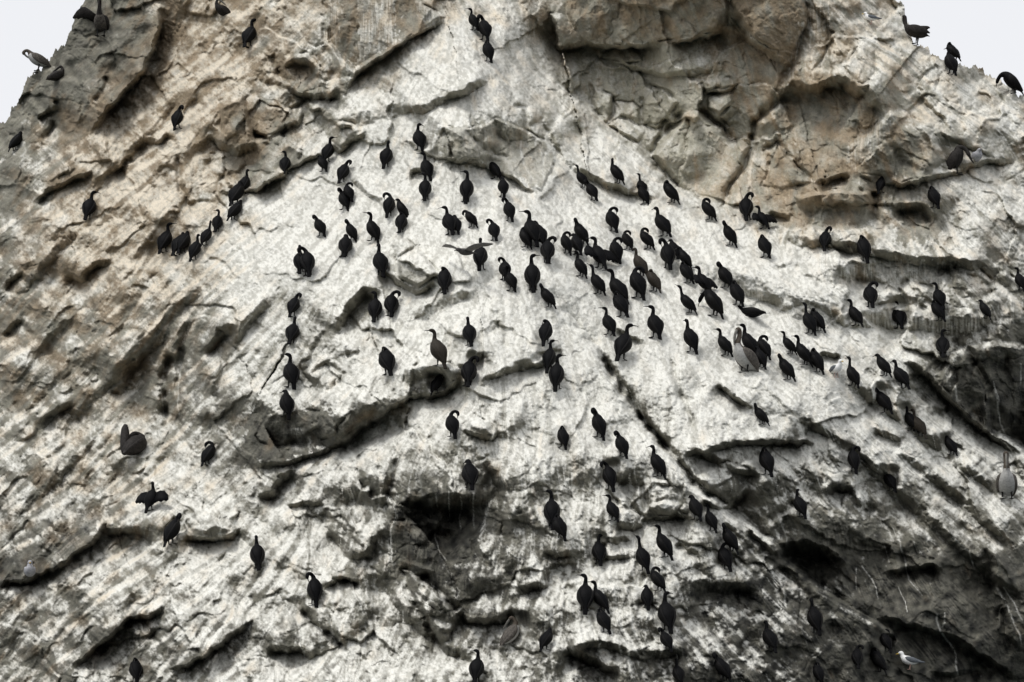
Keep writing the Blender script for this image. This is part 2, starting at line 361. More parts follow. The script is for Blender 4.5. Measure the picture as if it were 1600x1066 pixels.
for tile, path, A, B, e, wu, w in LIPS:
    A, B, wu = .68 * A, 1.12 * B, 1.5 * wu
    pts = tp(tile, path)
    sl, s, fr, tot = polyline(pts, 3 * max(wu, w) * 0.8)
    tap = sst(0, .24, fr) * sst(0, .24, 1 - fr)
    # uneven lip: the undercut opens and closes along its length
    var = 0.92 + 0.16 * lipvar[sl] + .03 * warp1x[sl]
    up = A * np.exp(np.minimum(s, 0) / wu)
    dn = np.where(s < e, A + (-B - A) * (np.clip(s / e, 0, 1) ** 1.15), -B * np.exp(-np.maximum(s - e, 0) / w))
    PR[sl] += tap * var * np.where(s < 0, up, dn)

# ---------------------------------------------------------------- traced joints (grooves)  (tile, path, depth m, width px)
CRACKS = [
 ('B3', "170,290 230,400 310,500 400,600 480,720", .16, 5), ('B3', "400,600 480,720 560,850 640,950 740,1060", 1.0, 6),
 ('B3', "640,950 740,1060 850,1210 950,1275 1050,1375 1130,1475 1250,1560", .45, 6), ('C3', "950,330 1020,372 1100,442 1184,502 1300,600 1420,700", .22, 6),
 ('B3', "740,620 760,720 800,830 850,960", .16, 6), ('B3', "0,665 80,640 150,600 250,602", .2, 5),
 ('B2', "1060,520 1120,472 1110,400", .1, 4), ('B2', "1120,440 1145,500 1165,570", .1, 4), ('B2', "320,490 270,590 230,690", .16, 5),
 ('B2', "250,690 330,650 400,690 390,742 290,776", .14, 4), ('B2', "430,680 460,740 500,800", .1, 4), ('B2', "420,612 480,590", .12, 4),
 ('A3', "360,380 372,480 430,580", .15, 4), ('A3', "470,430 470,520 440,572", .15, 4), ('A3', "600,440 600,560 640,590", .12, 4),
 ('A3', "490,540 560,570 640,590 700,612", .15, 4), ('A3', "680,600 710,550", .2, 4), ('A3', "800,510 700,620 630,722", .25, 5),
 ('A3', "860,505 980,590 1010,650 1110,670", .2, 4), ('A3', "1184,490 1120,570 1110,670 1080,760 1010,860 970,970", .35, 5),
 ('A3', "630,730 720,830 790,890", .25, 5), ('A3', "900,440 1000,432 1040,400", .15, 4), ('A3', "0,480 60,500 70,620 40,680", .18, 5),
 ('A3', "70,600 130,560 200,680 215,722 280,800", .18, 5), ('A3', "480,200 530,270 560,300", .12, 4), ('A3', "720,190 810,240", .1, 4),
 ('A4', "500,880 492,1030", .4, 6), ('A4', "300,180 260,260 240,330", .2, 6), ('A4', "130,360 90,430 40,470 -30,560", .25, 6),
 ('A4', "50,660 130,760 215,842", .15, 4), ('A4', "-30,700 50,660 -20,850", .1, 4), ('A4', "560,660 620,740 720,800", .12, 5),
 ('A4', "1090,520 1150,600 1180,690", .18, 5), ('A4', "580,470 700,620 820,760", .1, 5), ('A4', "180,0 190,100 130,250 60,420", .3, 7),
 ('A1', "820,700 830,850 870,950 1000,930", .2, 5), ('A1', "480,350 500,380 440,480", .2, 5), ('A1', "260,460 320,560", .15, 5),
 ('A1', "1184,740 1100,800 1010,830", .2, 5), ('A2', "0,380 100,400 200,420", .15, 5), ('A2', "130,590 170,520 240,460 385,450", .2, 5),
 ('A2', "60,250 90,310 150,390", .2, 5), ('A2', "320,0 325,200 375,370", .22, 7), ('A2', "470,0 470,300", .06, 4), ('A2', "650,0 650,200", .06, 4),
 ('A2', "850,600 920,650 905,740", .14, 5), ('A2', "960,600 1060,690 1184,740", .12, 5), ('A2', "1100,550 1130,640 1184,680", .12, 5),
 ('B1', "800,590 770,680 765,780 775,960", .55, 9), ('B1', "850,560 830,700 810,860", .2, 6), ('B1', "1040,560 1020,700 1000,830", .14, 8),
 ('B1', "660,640 640,760 500,800", .14, 7), ('C2', "670,590 720,672 790,790 830,872 890,902", .3, 6), ('C2', "770,560 850,640 940,742", .3, 6),
 ('C2', "210,722 260,792 340,852 420,922", .28, 5), ('C2', "460,60 470,130 520,170", .2, 5), ('C2', "320,260 330,340", .14, 6),
 ('C3', "750,432 840,482 880,572 950,602", .2, 6), ('C3', "600,140 620,240 590,310", .16, 5), ('C3', "500,130 560,250 600,330", .18, 5),
 ('B4', "0,200 130,205 250,290 380,395", .14, 5), ('B4', "380,245 520,282 600,342 640,372 760,402", .2, 5),
 ('B4', "620,320 600,290 660,255", .15, 4), ('B4', "880,170 900,230 1060,300", .12, 5), ('B4', "850,520 930,600 1000,720 1040,800", .2, 7),
 ('B4', "1060,560 1110,610 1090,700", .2, 7), ('C4', "560,420 620,470 640,560 730,700", .14, 6), ('C4', "780,740 820,860 870,1000", .12, 6),
 ('C4', "0,330 60,280 130,230", .25, 8), ('C4', "830,560 950,640 1040,760", .15, 9), ('C4', "880,330 960,430 990,520", .15, 9),
]
for tile, path, d, w in CRACKS:
    pts = tp(tile, path)
    sl, s, fr, tot = polyline(pts, 3 * w)
    tap = sst(0, .12, fr) * sst(0, .12, 1 - fr)
    PR[sl] -= d * tap * (0.85 + 0.15 * warp1x[sl]) * np.exp(-(s / w) ** 2)

# ---------------------------------------------------------------- blocks one can tell apart (tile, outline, height, gx, gy metres per px, bevel px)
BLOCKS = [
 ('A2', "455,330 330,200 330,-240 620,-240 740,0 880,78 740,148 600,238", .15, .0015, -.006, 5, 'brown rock face streaked with white droppings'),
 ('A2', "325,600 400,552 470,577 487,600 430,650 392,688 332,640", .22, -.001, -.003, 6, 'small boulder at the corner of the white slab'),
 ('A2', "0,500 50,480 160,500 190,560 110,605 60,640 0,630", .2, .002, -.004, 6, 'cracked olive boulder'),
 ('A2', "-170,470 -60,440 0,640 110,612 220,700 190,740 0,866 -90,870 -160,800", .15, .002, -.008, 8, 'big olive boulder above the slab'),
 ('A2', "140,270 230,240 300,310 330,390 220,430 140,385 100,320", .22, .003, -.006, 8, 'rounded grey boulder'),
 ('A2', "190,560 240,465 385,455 380,520 250,600 130,600", .18, -.001, -.004, 8, 'pale boulder beside the crack'),
 ('A2', "830,650 870,595 950,602 1060,575 1110,545 1250,600 1330,650 1390,740 1320,885 1240,860 1180,810 1060,758 980,738 900,738 830,760", .06, .0010, -.0015, 4, 'dark wedge rock with a triangular face'),
 ('A3', "645,720 800,522 860,512 980,592 1010,650 1105,672 1070,760 1000,860 970,965 790,882", .45, -.002, -.004, 9, 'big angular grey boulder in the hollow'),
 ('A3', "362,470 380,402 468,440 465,520 432,575", .2, .003, -.003, 5, 'square grey block in the hollow'),
 ('A3', "900,440 1010,422 1032,470 960,530 900,500", .3, .002, .004, 6, 'grey block under a pale ledge'),
 ('A3', "880,372 1000,357 1042,390 1010,425 890,435", .25, 0, .006, 5, 'pale ledge block'),
 ('A3', "960,540 1010,492 1070,530 1060,570 1000,580", .2, -.004, .002, 5, 'small pale block'),
 ('A3', "610,450 650,400 700,410 770,470 690,600 640,585 605,555", .2, .003, -.004, 6, 'upright grey slab in the hollow'),
 ('A3', "475,470 560,470 590,500 590,560 500,535", .15, 0, .002, 5, 'small flat block in the hollow'),
 ('A3', "490,545 630,600 580,660 440,580", .18, -.002, .003, 5, 'flat grey flake'),
 ('A3', "170,60 230,65 310,150 320,185 230,215 190,140", .35, -.003, -.004, 8, 'pale knob beside the overhang'),
 ('A3', "320,190 250,60 300,-240 1000,-240 1000,110 940,140 830,170 720,184 600,203 420,203", .35, 0, -.005, 6, 'brown overhanging block at the top'),
 ('A3', "1010,-240 1330,-240 1370,100 1320,200 1330,300 1240,400 1184,215 1115,178 1010,20", .38, -.001, -.005, 6, 'brown overhanging block beside the ridge'),
 ('A3', "390,250 530,205 600,250 610,285 545,292 400,272", .2, .001, .003, 5, 'pale slab under the overhang'),
 ('A4', "370,790 360,740 560,500 640,520 760,600 830,740 720,818 620,842 480,808", .35, .001, -.006, 10, 'big brown boulder with pale streaks'),
 ('A4', "350,300 440,195 490,230 500,330 440,390 400,375", .25, -.002, -.003, 7, 'pale knob at the brow'),
 ('A4', "210,330 310,180 370,240 330,335", .2, .001, -.008, 6, 'brown block at the brow'),
 ('A4', "-30,860 50,665 130,765 212,842 60,880", .25, .002, -.003, 6, 'brown pyramid block'),
 ('A4', "120,905 300,876 480,886 488,1030 440,1066 180,1066", .15, -.0005, -.010, 6, 'brown ledge block with a sheer front'),
 ('A4', "690,400 720,350 790,360 770,440 730,450", .2, 0, -.006, 6, 'brown block on the right slope'),
 ('A4', "-60,560 60,470 130,560 130,740 50,650 -20,700", .1, -.003, -.004, 8, 'grey slab left of the brow'),
 ('B2', "650,165 745,103 850,230 748,300 665,250", .6, -.001, -.003, 6, 'pyramid block on the white slab'),
 ('B2', "590,120 650,165 665,245 590,190", .2, -.006, -.004, 5, 'dark side block of the pyramid'),
 ('B2', "620,90 690,60 735,100 650,160", .15, 0, -.008, 5, 'striped block'),
 ('B2', "690,665 780,642 900,642 950,690 870,760 760,798 680,750", .15, .0005, -.008, 6, 'olive block above the crevice'),
 ('B2', "955,925 1010,880 1095,930 1088,978 1000,958", .28, 0, -.001, 10, 'rounded boulder on the slope'),
 ('B2', "0,980 50,885 110,856 160,880 150,1050 20,1010", .12, -.001, -.002, 5, 'dark block at the end of the crevice'),
 ('B2', "230,862 330,874 375,935 370,980 300,1000 240,960", .2, .001, -.002, 5, 'dark triangular block'),
 ('B2', "375,940 440,875 442,955 380,990", .2, .004, -.002, 5, 'ochre stained block'),
 ('B4', "500,330 560,290 618,322 610,350 500,382", .25, -.001, -.003, 6, 'pale boulder in the crack'),
 ('B4', "600,290 660,257 755,292 770,368 640,350", .25, .001, -.004, 7, 'olive boulder in the crack'),
 ('B4', "880,170 960,190 1060,280 1060,300 980,340 870,340 840,250", .2, .001, -.004, 8, 'pale angular block'),
 ('B4', "1060,250 1100,215 1160,265 1130,305", .25, .002, -.006, 6, 'dark block on the terrace'),
 ('B4', "780,720 840,600 920,560 1000,740 1010,960 930,880 860,805", .15, -.0005, -.008, 9, 'dark sheer wall beside the gully'),
 ('B4', "925,560 1060,540 1200,560 1200,1050 1010,962 1005,740", .1, .001, -.009, 9, 'dark wall at the right edge'),
 ('C1', "862,330 900,272 1000,242 1108,282 1080,368 980,390 890,380", .35, 0, -.002, 14, 'rounded pale boulder'),
 ('C2', "670,545 730,535 935,742 930,790 880,788 730,640", .28, 0, -.001, 9, 'long tilted block'),
 ('C2', "225,700 330,722 368,860 300,830", .22, .001, -.002, 7, 'pale flake'),
 ('C2', "790,790 830,770 910,820 900,880 840,870", .22, 0, -.001, 8, 'small block below the tilted one'),
 ('C2', "630,320 760,310 820,370 800,430 650,440 615,390", .2, 0, -.007, 9, 'dark block in the cave'),
 ('C2', "830,380 1000,390 1000,490 870,500 840,440", .2, 0, -.007, 9, 'dark block deep in the cave'),
 ('C3', "632,245 700,217 778,242 760,290 640,294", .22, 0, -.005, 7, 'squared pale block'),
 ('C3', "770,272 800,237 832,262 820,290", .2, .002, -.005, 5, 'small rounded block'),
 ('C3', "485,280 540,262 590,290 592,330 560,345 480,330", .22, 0, -.004, 7, 'streaked block'),
 ('C3', "490,210 530,215 552,262 490,262", .2, 0, -.005, 5, 'small dark step block'),
 ('C3', "640,120 720,130 735,160 690,165 640,150", .2, 0, -.005, 6, 'dark knob on the ridge'),
 ('C3', "850,120 880,60 1000,45 1100,80 1080,160 1000,238 940,240 870,195", .3, 0, -.003, 14, 'rounded boulder left of the dark slit'),
 ('C4', "390,400 470,408 555,440 560,480 470,500 400,470", .2, 0, -.003, 9, 'dark rubbly block'),
]
warp3 = spec_noise(48)
BLOCK_ID = np.full(X.shape, -1, np.int16)
for k, (tile, path, h, gx, gy, bev, lab) in enumerate(BLOCKS):
    pts = tp(tile, path)
    cx = sum(p[0] for p in pts) / len(pts); cy = sum(p[1] for p in pts) / len(pts)
    sl = window(pts, 14)
    d = inside(pts, sl, X[sl] + .45 * (XW - X)[sl], Y[sl] + .45 * (YW - Y)[sl])
    m = sst(-1.0, bev, d)
    PR[sl] += m * (.55 * h + 1.3 * gx * (X[sl] - cx) + gy * (Y[sl] - cy)) - .09 * sst(-.2, 1.4, warp3[sl]) * np.exp(-(d / 1.8) ** 2)
    BLOCK_ID[sl] = np.where(d > 0, k, BLOCK_ID[sl])

PR *= 1.5                                # the traced ledges, joints and blocks stand well out of the face

# ---------------------------------------------------------------- broken, lumpy and fine relief
XF = XW + 5 * warp1y; YF = YW + 5 * warp1x
rough_p = .25 + .9 * sst(-.6, 1.4, spec_noise(75, .8))
f1, j1 = facets(84, 11, .40, .18, 20, 1.2, X + 2 * warp1x, Y + 2 * warp1y)
f2, j2 = facets(25, 31, .115, .045, -25, 1.35, XF, YF)
f3, j3 = facets(11.5, 41, .050, .016, 35, 1.3, XF + 2 * warp2x, YF + 2 * warp2y)
fl, jl = facets(30, 51, .10, .06, 130, 2.4, XF, YF)
fr_, jr = facets(30, 71, .10, .06, 40, 2.4, XF, YF)
f1 = blur(f1, .8); f2 = blur(f2, .6); f3 = blur(f3, .5)
fc = FACET ** 1.3
PR += fc * (1.9 * f1 - .10 * np.exp(-(j1 / 2.0) ** 2))
PR += (.09 + .55 * fc + .34 * LUMP * rough_p) * (f2 - .035 * np.exp(-(j2 / 1.6) ** 2))
PR += (.07 + .25 * fc + .50 * LUMP * rough_p) * (f3 - .012 * np.exp(-(j3 / 1.3) ** 2))
lm = LUMP ** 1.2
mid = np.clip(1 - left_m - right_m, 0, 1)
def strata(ang, flip, wl_px, seed, warp):
    """tilted beds: each swells to a lip, then drops back"""
    c_, s_ = math.cos(math.radians(ang)), math.sin(math.radians(ang))
    v = flip * (-X * s_ + Y * c_)
    ph = (v + warp) / wl_px
    k_ = np.floor(ph).astype(np.int32); f_ = (ph - k_).astype(np.float32)
    amp = .3 + .9 * hashv(k_, k_ * 0 + 3, seed)
    return np.where(f_ < .86, (f_ / .86) ** 1.3, (1 - f_) / .14) * amp
pat1 = sst(-.3, 1.0, spec_noise(110, .7)); pat2 = sst(-.2, 1.0, spec_noise(90, .7)); pat3 = sst(-.3, 1.0, spec_noise(140, .7))
wv = 14 * spec_noise(95, .6) + 2.5 * warp1x + .6 * warp2x
sL = strata(131, -1, 66, 5, 1.3 * wv + 12 * spec_noise(120, .6)) * pat1 * .26 + strata(126, -1, 27, 6, wv + 5 * warp1y) * pat2 * .08
sR = strata(40, 1, 60, 7, 1.3 * wv + 12 * spec_noise(120, .6)) * pat1 * .24 + strata(36, 1, 25, 8, wv + 5 * warp1y) * pat2 * .08
sM = strata(8, 1, 52, 9, wv * 1.6) * pat3 * .12
PR += lm * (left_m * sL + right_m * sR + mid * sM) * 1.0
PR += lm * pat2 * (left_m * (blur(fl, .8) - .04 * np.exp(-(jl / 1.8) ** 2)) + right_m * (blur(fr_, .8) - .04 * np.exp(-(jr / 1.8) ** 2)))
PR += (.035 + .13 * lm) * fbm(140, 2, .5)
# rounded lumps with narrow gaps, in patches
bl, jb = facets(38, 91, .05, .08, 25, 1.3, XF, YF)
PR += lm * pat3 * (1 - right_m * .4) * (.16 * (1 - np.exp(-jb / 8.0)) + .6 * bl) * (1 - .5 * left_m)
nl = fbm(80, 4, .52, 128, 3.6); nr = fbm(80, 4, .52, 40, 3.6); nm = fbm(60, 5, .56, 85, 2.0)
ndir = nl * left_m + nr * right_m + nm * mid
ndir = np.where(ndir < 0, ndir * .55, ndir)
bill = lambda n: .5 - np.abs(n) * .62
rub = left_m * bill(spec_noise(24, .6, 128, 2.2)) + right_m * bill(spec_noise(24, .6, 40, 2.4)) + mid * bill(spec_noise(24, .6, 80, 1.5))
rub2 = bill(spec_noise(11, .6)); rub3 = bill(spec_noise(5.5, .6))
PR += (.026 + .050 * lm) * ndir + lm * rough_p * (.020 * rub + .012 * rub2) + (.003 + .008 * lm * rough_p) * rub3
PR += .0035 * spec_noise(3.6, .5) + .004 * spec_noise(7, .6)

# water-worn runnels on the smooth slabs, following the fall of the rock
T = T - PR

# ---------------------------------------------------------------- the bird places (photo pixel x, top, foot, pose, heading in degrees)
# heading: 0 = facing right, 90 = facing the rock, 180 = facing left, 270 = facing the sea
# poses: A/AL/AR standing with the head ahead / turned left / right, U neck stretched, H hunched, T head tucked, PL/PR preening over the side,
#        F preening the breast, D reaching down, W wings hung out, R crouched
BIRDS = """
25 207 238 H 40;279 168 204 PR 60;137 300 345 AR 80;390 30 76 AR 55;382 268 306 A 60;370 282 324 H 60;366 313 347 H 50;338 328 365 AL 100
321 345 386 U 60;258 351 397 AR 60;278 363 402 H 60;287 361 398 H 50;304 369 409 A 60;326 690 729 PL 40;236 757 800 W 70;270 806 853 PR 60
211 1031 1068 T 110;404 840 890 A 105;491 899 946 PL 115;733 719 766 H 110;744 1019 1067 AL 80;740 15 50 AL 120;756 25 66 PL 115;762 66 99 T 115
655 194 238 AR 110;603 223 264 A 85;668 240 284 AL 110;665 272 315 AL 85;728 270 318 AL 90;446 236 274 AL 90;512 217 256 AR 70;505 244 271 H 130
535 252 288 PR 75;546 286 318 PR 110;537 296 331 PL 120;501 338 372 PL 130;549 346 380 PL 125;538 366 404 H 85;581 335 380 AL 130;608 303 341 PL 80
628 314 345 H 150;626 333 366 T 80;704 323 369 AL 110;713 338 368 H 100;737 330 358 F 140;773 344 378 PL 95;773 250 283 H 130;785 279 310 H 110
796 311 348 PL 105;470 386 428 A 95;482 387 433 PL 100;594 382 434 A 115;752 373 424 A 75;696 420 460 T 85;788 404 440 PL 100;798 418 457 AL 120
458 460 497 PR 80;455 495 540 A 88;587 457 504 AL 90;610 454 497 PR 95;735 497 542 A 105;686 519 574 AL 130;607 544 588 T 110;731 556 606 PR 90
454 555 608 AL 110;446 613 654 H 120;684 585 617 F 40;707 644 685 PR 110;910 258 296 U 110;926 283 316 PL 100;964 249 289 AR 120;1003 269 308 U 100
1006 291 322 H 130;1049 285 320 T 120;1108 310 347 PR 120;1168 303 346 PR 80;1193 323 360 W 130;831 331 386 AL 110;843 346 389 H 110;820 355 390 PR 150
855 369 414 PR 85;957 326 364 PR 95;1037 324 372 A 115;1140 349 386 PL 130;1195 369 405 T 110;907 345 384 PL 140;884 364 399 PR 130;901 365 401 H 110
936 371 422 W 115;906 396 435 AL 120;962 373 412 PR 100;980 361 393 PR 120;1012 357 392 PR 135;1001 391 434 A 115;1043 375 422 PL 90;1053 375 407 H 100
1070 389 422 H 120;1074 411 445 T 115;1101 418 462 W 140;1114 457 496 D 150;1133 413 452 PL 115;1151 441 480 T 115;1173 477 497 R 150;1076 446 492 U 140
934 413 462 U 120;968 422 476 AL 115;972 458 497 T 100;996 419 468 PR 105;1021 424 458 T 120;857 446 483 PL 140;833 401 456 AR 90;951 482 526 AL 115
1023 479 531 AL 95;971 507 565 AR 70;1080 503 552 A 110;1133 516 558 AL 120;1172 510 560 AL 115;1193 524 563 PR 115;1188 545 577 H 135;854 502 541 T 75
859 535 582 AR 80;870 558 610 AR 90;934 642 686 PL 110;878 669 702 T 125;971 677 716 PL 115;1190 637 666 PL 150;1028 700 747 A 110;1291 356 394 PR 60
1352 371 411 T 85;1360 440 483 PR 85;1337 469 512 AL 105;1405 470 516 AL 90;1469 444 484 AL 90;1467 471 504 T 100;1538 473 500 H 140;1594 421 456 AL 100
1264 473 524 U 110;1278 485 520 T 110;1474 516 560 AR 75;1234 520 556 AL 140;1256 528 573 AL 120;1276 548 584 T 110;1230 556 596 PL 120;1331 558 606 U 130
1381 555 590 H 120;1410 564 609 A 115;1382 606 648 PL 120;1423 636 676 AL 115;1436 642 685 A 115;1486 682 713 H 115;1333 700 739 PR 90;1391 735 770 PL 105
1251 768 810 AR 90;1275 940 990 A 92;1203 972 1020 A 100;1340 1010 1045 PR 80;1371 1016 1052 T 120;1277 1041 1070 T 110;1384 986 1020 PR 110;1198 703 744 T 90
954 724 767 PL 90;957 776 816 AL 100;863 770 825 AL 95;874 807 844 T 120;935 837 884 AR 90;1006 839 894 U 95;1038 825 873 AL 130;1087 775 815 H 110
1111 792 832 A 115;1140 822 864 PL 120;1135 851 892 PR 90;913 902 957 AL 85;939 911 958 AL 120;945 954 990 T 95;1028 887 926 PR 115;1011 918 952 H 85
1042 929 987 AR 92;1042 986 1019 PL 110;853 983 1018 H 45;1130 1023 1066 PL 115;1060 1035 1072 A 100;1490 68 98 T 110;1484 75 119 A 105;1583 115 150 D 165
1377 278 304 H 60;1460 294 327 T 100"""
birds = []
for row in BIRDS.replace('\n', ';').split(';'):
    if row.strip():
        q = row.split()
        birds.append((float(q[0]), float(q[1]), float(q[2]), q[3], float(q[4])))
# pelicans and gulls: kind, x, top, foot, pose, heading
OTHERS = [
 ('pelican', 158, 4, 60, 'wings', 266), ('pelican', 60, 80, 115, 'preen', 190), ('pelican', 88, 101, 130, 'crouch', 40),
 ('pelican', 348, 0, 28, 'rest', 215), ('pelican', 210, 668, 716, 'dry', 65), ('pelican', 1163, 511, 584, 'stand', 218),
 ('pelican', 1573, 713, 782, 'stand', 262), ('pelican', 1432, 20, 72, 'ruffle', 160), ('pelican', 1496, 225, 275, 'bend', 345),
 ('pelican', 799, 966, 1006, 'restpale', 35),
 ('gull', 1421, 1019, 1048, 'stand', 178), ('gull', 1306, 565, 592, 'front', 300), ('gull', 1361, 20, 40, 'stand', 170),
 ('gull', 47, 878, 903, 'sit', 280), ('gull', 1526, 237, 254, 'chick', 280),
]

def gi(px, py):
    return (int(np.clip(round((py - ys[0]) / STEP), 0, NY - 1)), int(np.clip(round((px - xs[0]) / STEP), 0, NX - 1)))
def gT(px, py):
    fx = np.clip((px - xs[0]) / STEP, 0, NX - 1.001); fy = np.clip((py - ys[0]) / STEP, 0, NY - 1.001)
    i, j = int(fx), int(fy); u, v = fx - i, fy - j
    return float((T[j, i] * (1 - u) + T[j, i + 1] * u) * (1 - v) + (T[j + 1, i] * (1 - u) + T[j + 1, i + 1] * u) * v)

# every bird stands on a small foothold: level out the rock under the feet and keep the rock behind the body clear of it
Tblur = blur(T, 5)
for (px, top, foot, hw) in [(b[0], b[1], b[2], 13) for b in birds] + [(o[1], o[2], o[3], 24) for o in OTHERS]:
    h = foot - top
    sl = window([(px - hw, top), (px + hw, foot + 10)], 14)
    x, y = X[sl], Y[sl]
    j, i = gi(px, foot - 2)
    tf = float(Tblur[j, i])
    # foothold: blend towards the smooth depth near the feet
    wgt = np.exp(-(((x - px) / (hw * .8)) ** 2 + ((y - foot) / 7.0) ** 2))
    T[sl] = T[sl] * (1 - .5 * wgt) + (Tblur[sl] - (y - foot) * -.002) * (.5 * wgt)
    # clearance behind the body
    need = tf + np.clip(foot - 4 - y, 0, h) * .0075
    m = sst(hw * 1.8, hw * .6, np.abs(x - px)) * sst(foot - 2, foot - 12, y) * sst(top - 14, top + 4, y)
    T[sl] = np.where(T[sl] < need, T[sl] + np.minimum(need - T[sl], .60) * m, T[sl])

# ---------------------------------------------------------------- how water and droppings run over the rock
PXM = 60.0 / FPX
def slope(sig):
    q = blur(T, sig) / PXM
    qy, qx = np.gradient(q, STEP)
    n = np.sqrt(qx * qx + qy * qy + 1)
    nz = (-qy * CP - SP) / n
    tx, tu = -(0 - nz * qx / n), -(CP - nz * (-qy) / n)
    l = np.sqrt(tx * tx + tu * tu) + 1e-4
    return nz.astype(np.float32), (tx / l).astype(np.float32), (-tu / l).astype(np.float32)
nz_m, fx_m, fy_m = slope(5.0)
nz_f, _, _ = slope(1.2)
nz_l, fx_l, fy_l = slope(14.0)
fx_ = .9 * fx_m + 1.0 * fx_l - .75 * left_m + .6 * right_m; fy_ = .8 * fy_m + .6 * fy_l + .1
ln = np.sqrt(fx_ ** 2 + fy_ ** 2) + 1e-4
fx_, fy_ = fx_ / ln, fy_ / ln
JJ, II = np.meshgrid(np.arange(NY, dtype=np.float32), np.arange(NX, dtype=np.float32), indexing='ij')
def flow(src, n, both=True, decay=1.0, step=1.0):
    acc = src.copy(); tot = 1.0
    for sg in ((-1, 1) if both else (-1,)):
        i, j = II.copy(), JJ.copy(); wgt = 1.0
        for k in range(n):
            jj = np.clip(np.rint(j), 0, NY - 1).astype(np.int32); ii = np.clip(np.rint(i), 0, NX - 1).astype(np.int32)
            i = i + sg * step * fx_[jj, ii]; j = j + sg * step * fy_[jj, ii]
            jj = np.clip(np.rint(j), 0, NY - 1).astype(np.int32); ii = np.clip(np.rint(i), 0, NX - 1).astype(np.int32)
            wgt *= decay
            acc += wgt * src[jj, ii]; tot += wgt
    return acc / tot
def unit(a):
    return ((a - a.mean()) / a.std()).astype(np.float32)
def half(fn, src):
    """run a flow on every second grid point"""
    global II, JJ, fx_, fy_, NX, NY
    keep = II, JJ, fx_, fy_, NX, NY
    fx_, fy_ = fx_[::2, ::2].copy(), fy_[::2, ::2].copy(); NY, NX = fx_.shape
    JJ, II = np.meshgrid(np.arange(NY, dtype=np.float32), np.arange(NX, dtype=np.float32), indexing='ij')
    r = fn(src[::2, ::2].copy())
    II, JJ, fx_, fy_, NX, NY = keep
    r = np.repeat(np.repeat(r, 2, 0), 2, 1)[:NY, :NX]
    return blur(r, 1.0)
patch = sst(-1.0, 1.2, spec_noise(80, .8)) * (.6 + .4 * sst(.1, .45, LUMP))
st_fine = unit(flow(spec_noise(4.0, .7), 8)) * patch
st_mid = unit(flow(spec_noise(6, .7), 22, step=1.5)) * patch
st_big = unit(half(lambda q: flow(q, 16, step=1.6), spec_noise(18, .7)))
# droppings that spill over lips: sparse sources carried down the fall line
spots = (rng.random((NY, NX)) > .9975).astype(np.float32) * np.clip(GUANO * 1.3, 0, 1)
spots = blur(spots, .9) * 40
drips = np.clip(flow(spots, 34, both=False, decay=.95, step=1.6) * 1.5, 0, 1.3)
spots2 = (rng.random((NY, NX)) > .9993).astype(np.float32) * np.clip(GUANO * 1.5, 0, 1)
drips2 = np.clip(half(lambda q: flow(q, 45, both=False, decay=.96, step=1.1), blur(spots2, 1.8) * 100) * 1.6, 0, 1.3)
up_cover = half(lambda q: flow(q, 16, both=False, decay=.96, step=1.3), np.clip(GUANO + .5 * (nz_m - .45), 0, 1))   # what lies uphill runs down over the edges

g = GUANO * 1.05 + .22 * (nz_m - .50) + .40 * (nz_f - .50) + .01 * st_fine + .03 * st_mid + (.05 + .07 * LUMP) * st_big + (.03 + .08 * LUMP) * spec_noise(60, .8) + (.02 + .06 * LUMP) * spec_noise(22, .8) + .035 * spec_noise(9, .7) + .022 * spec_noise(4.5, .6)
g = g + .20 * (up_cover - .55)
COVER = sst(.18, 1.08, g)
face = sst(.45, .05, nz_m)
COVER = np.clip(COVER + (.06 + .65 * face) * np.clip(drips - .3, 0, 1) * sst(.12, .5, up_cover) + .5 * face * np.clip(drips2 - .2, 0, 1) * sst(.1, .4, up_cover), 0, 1)
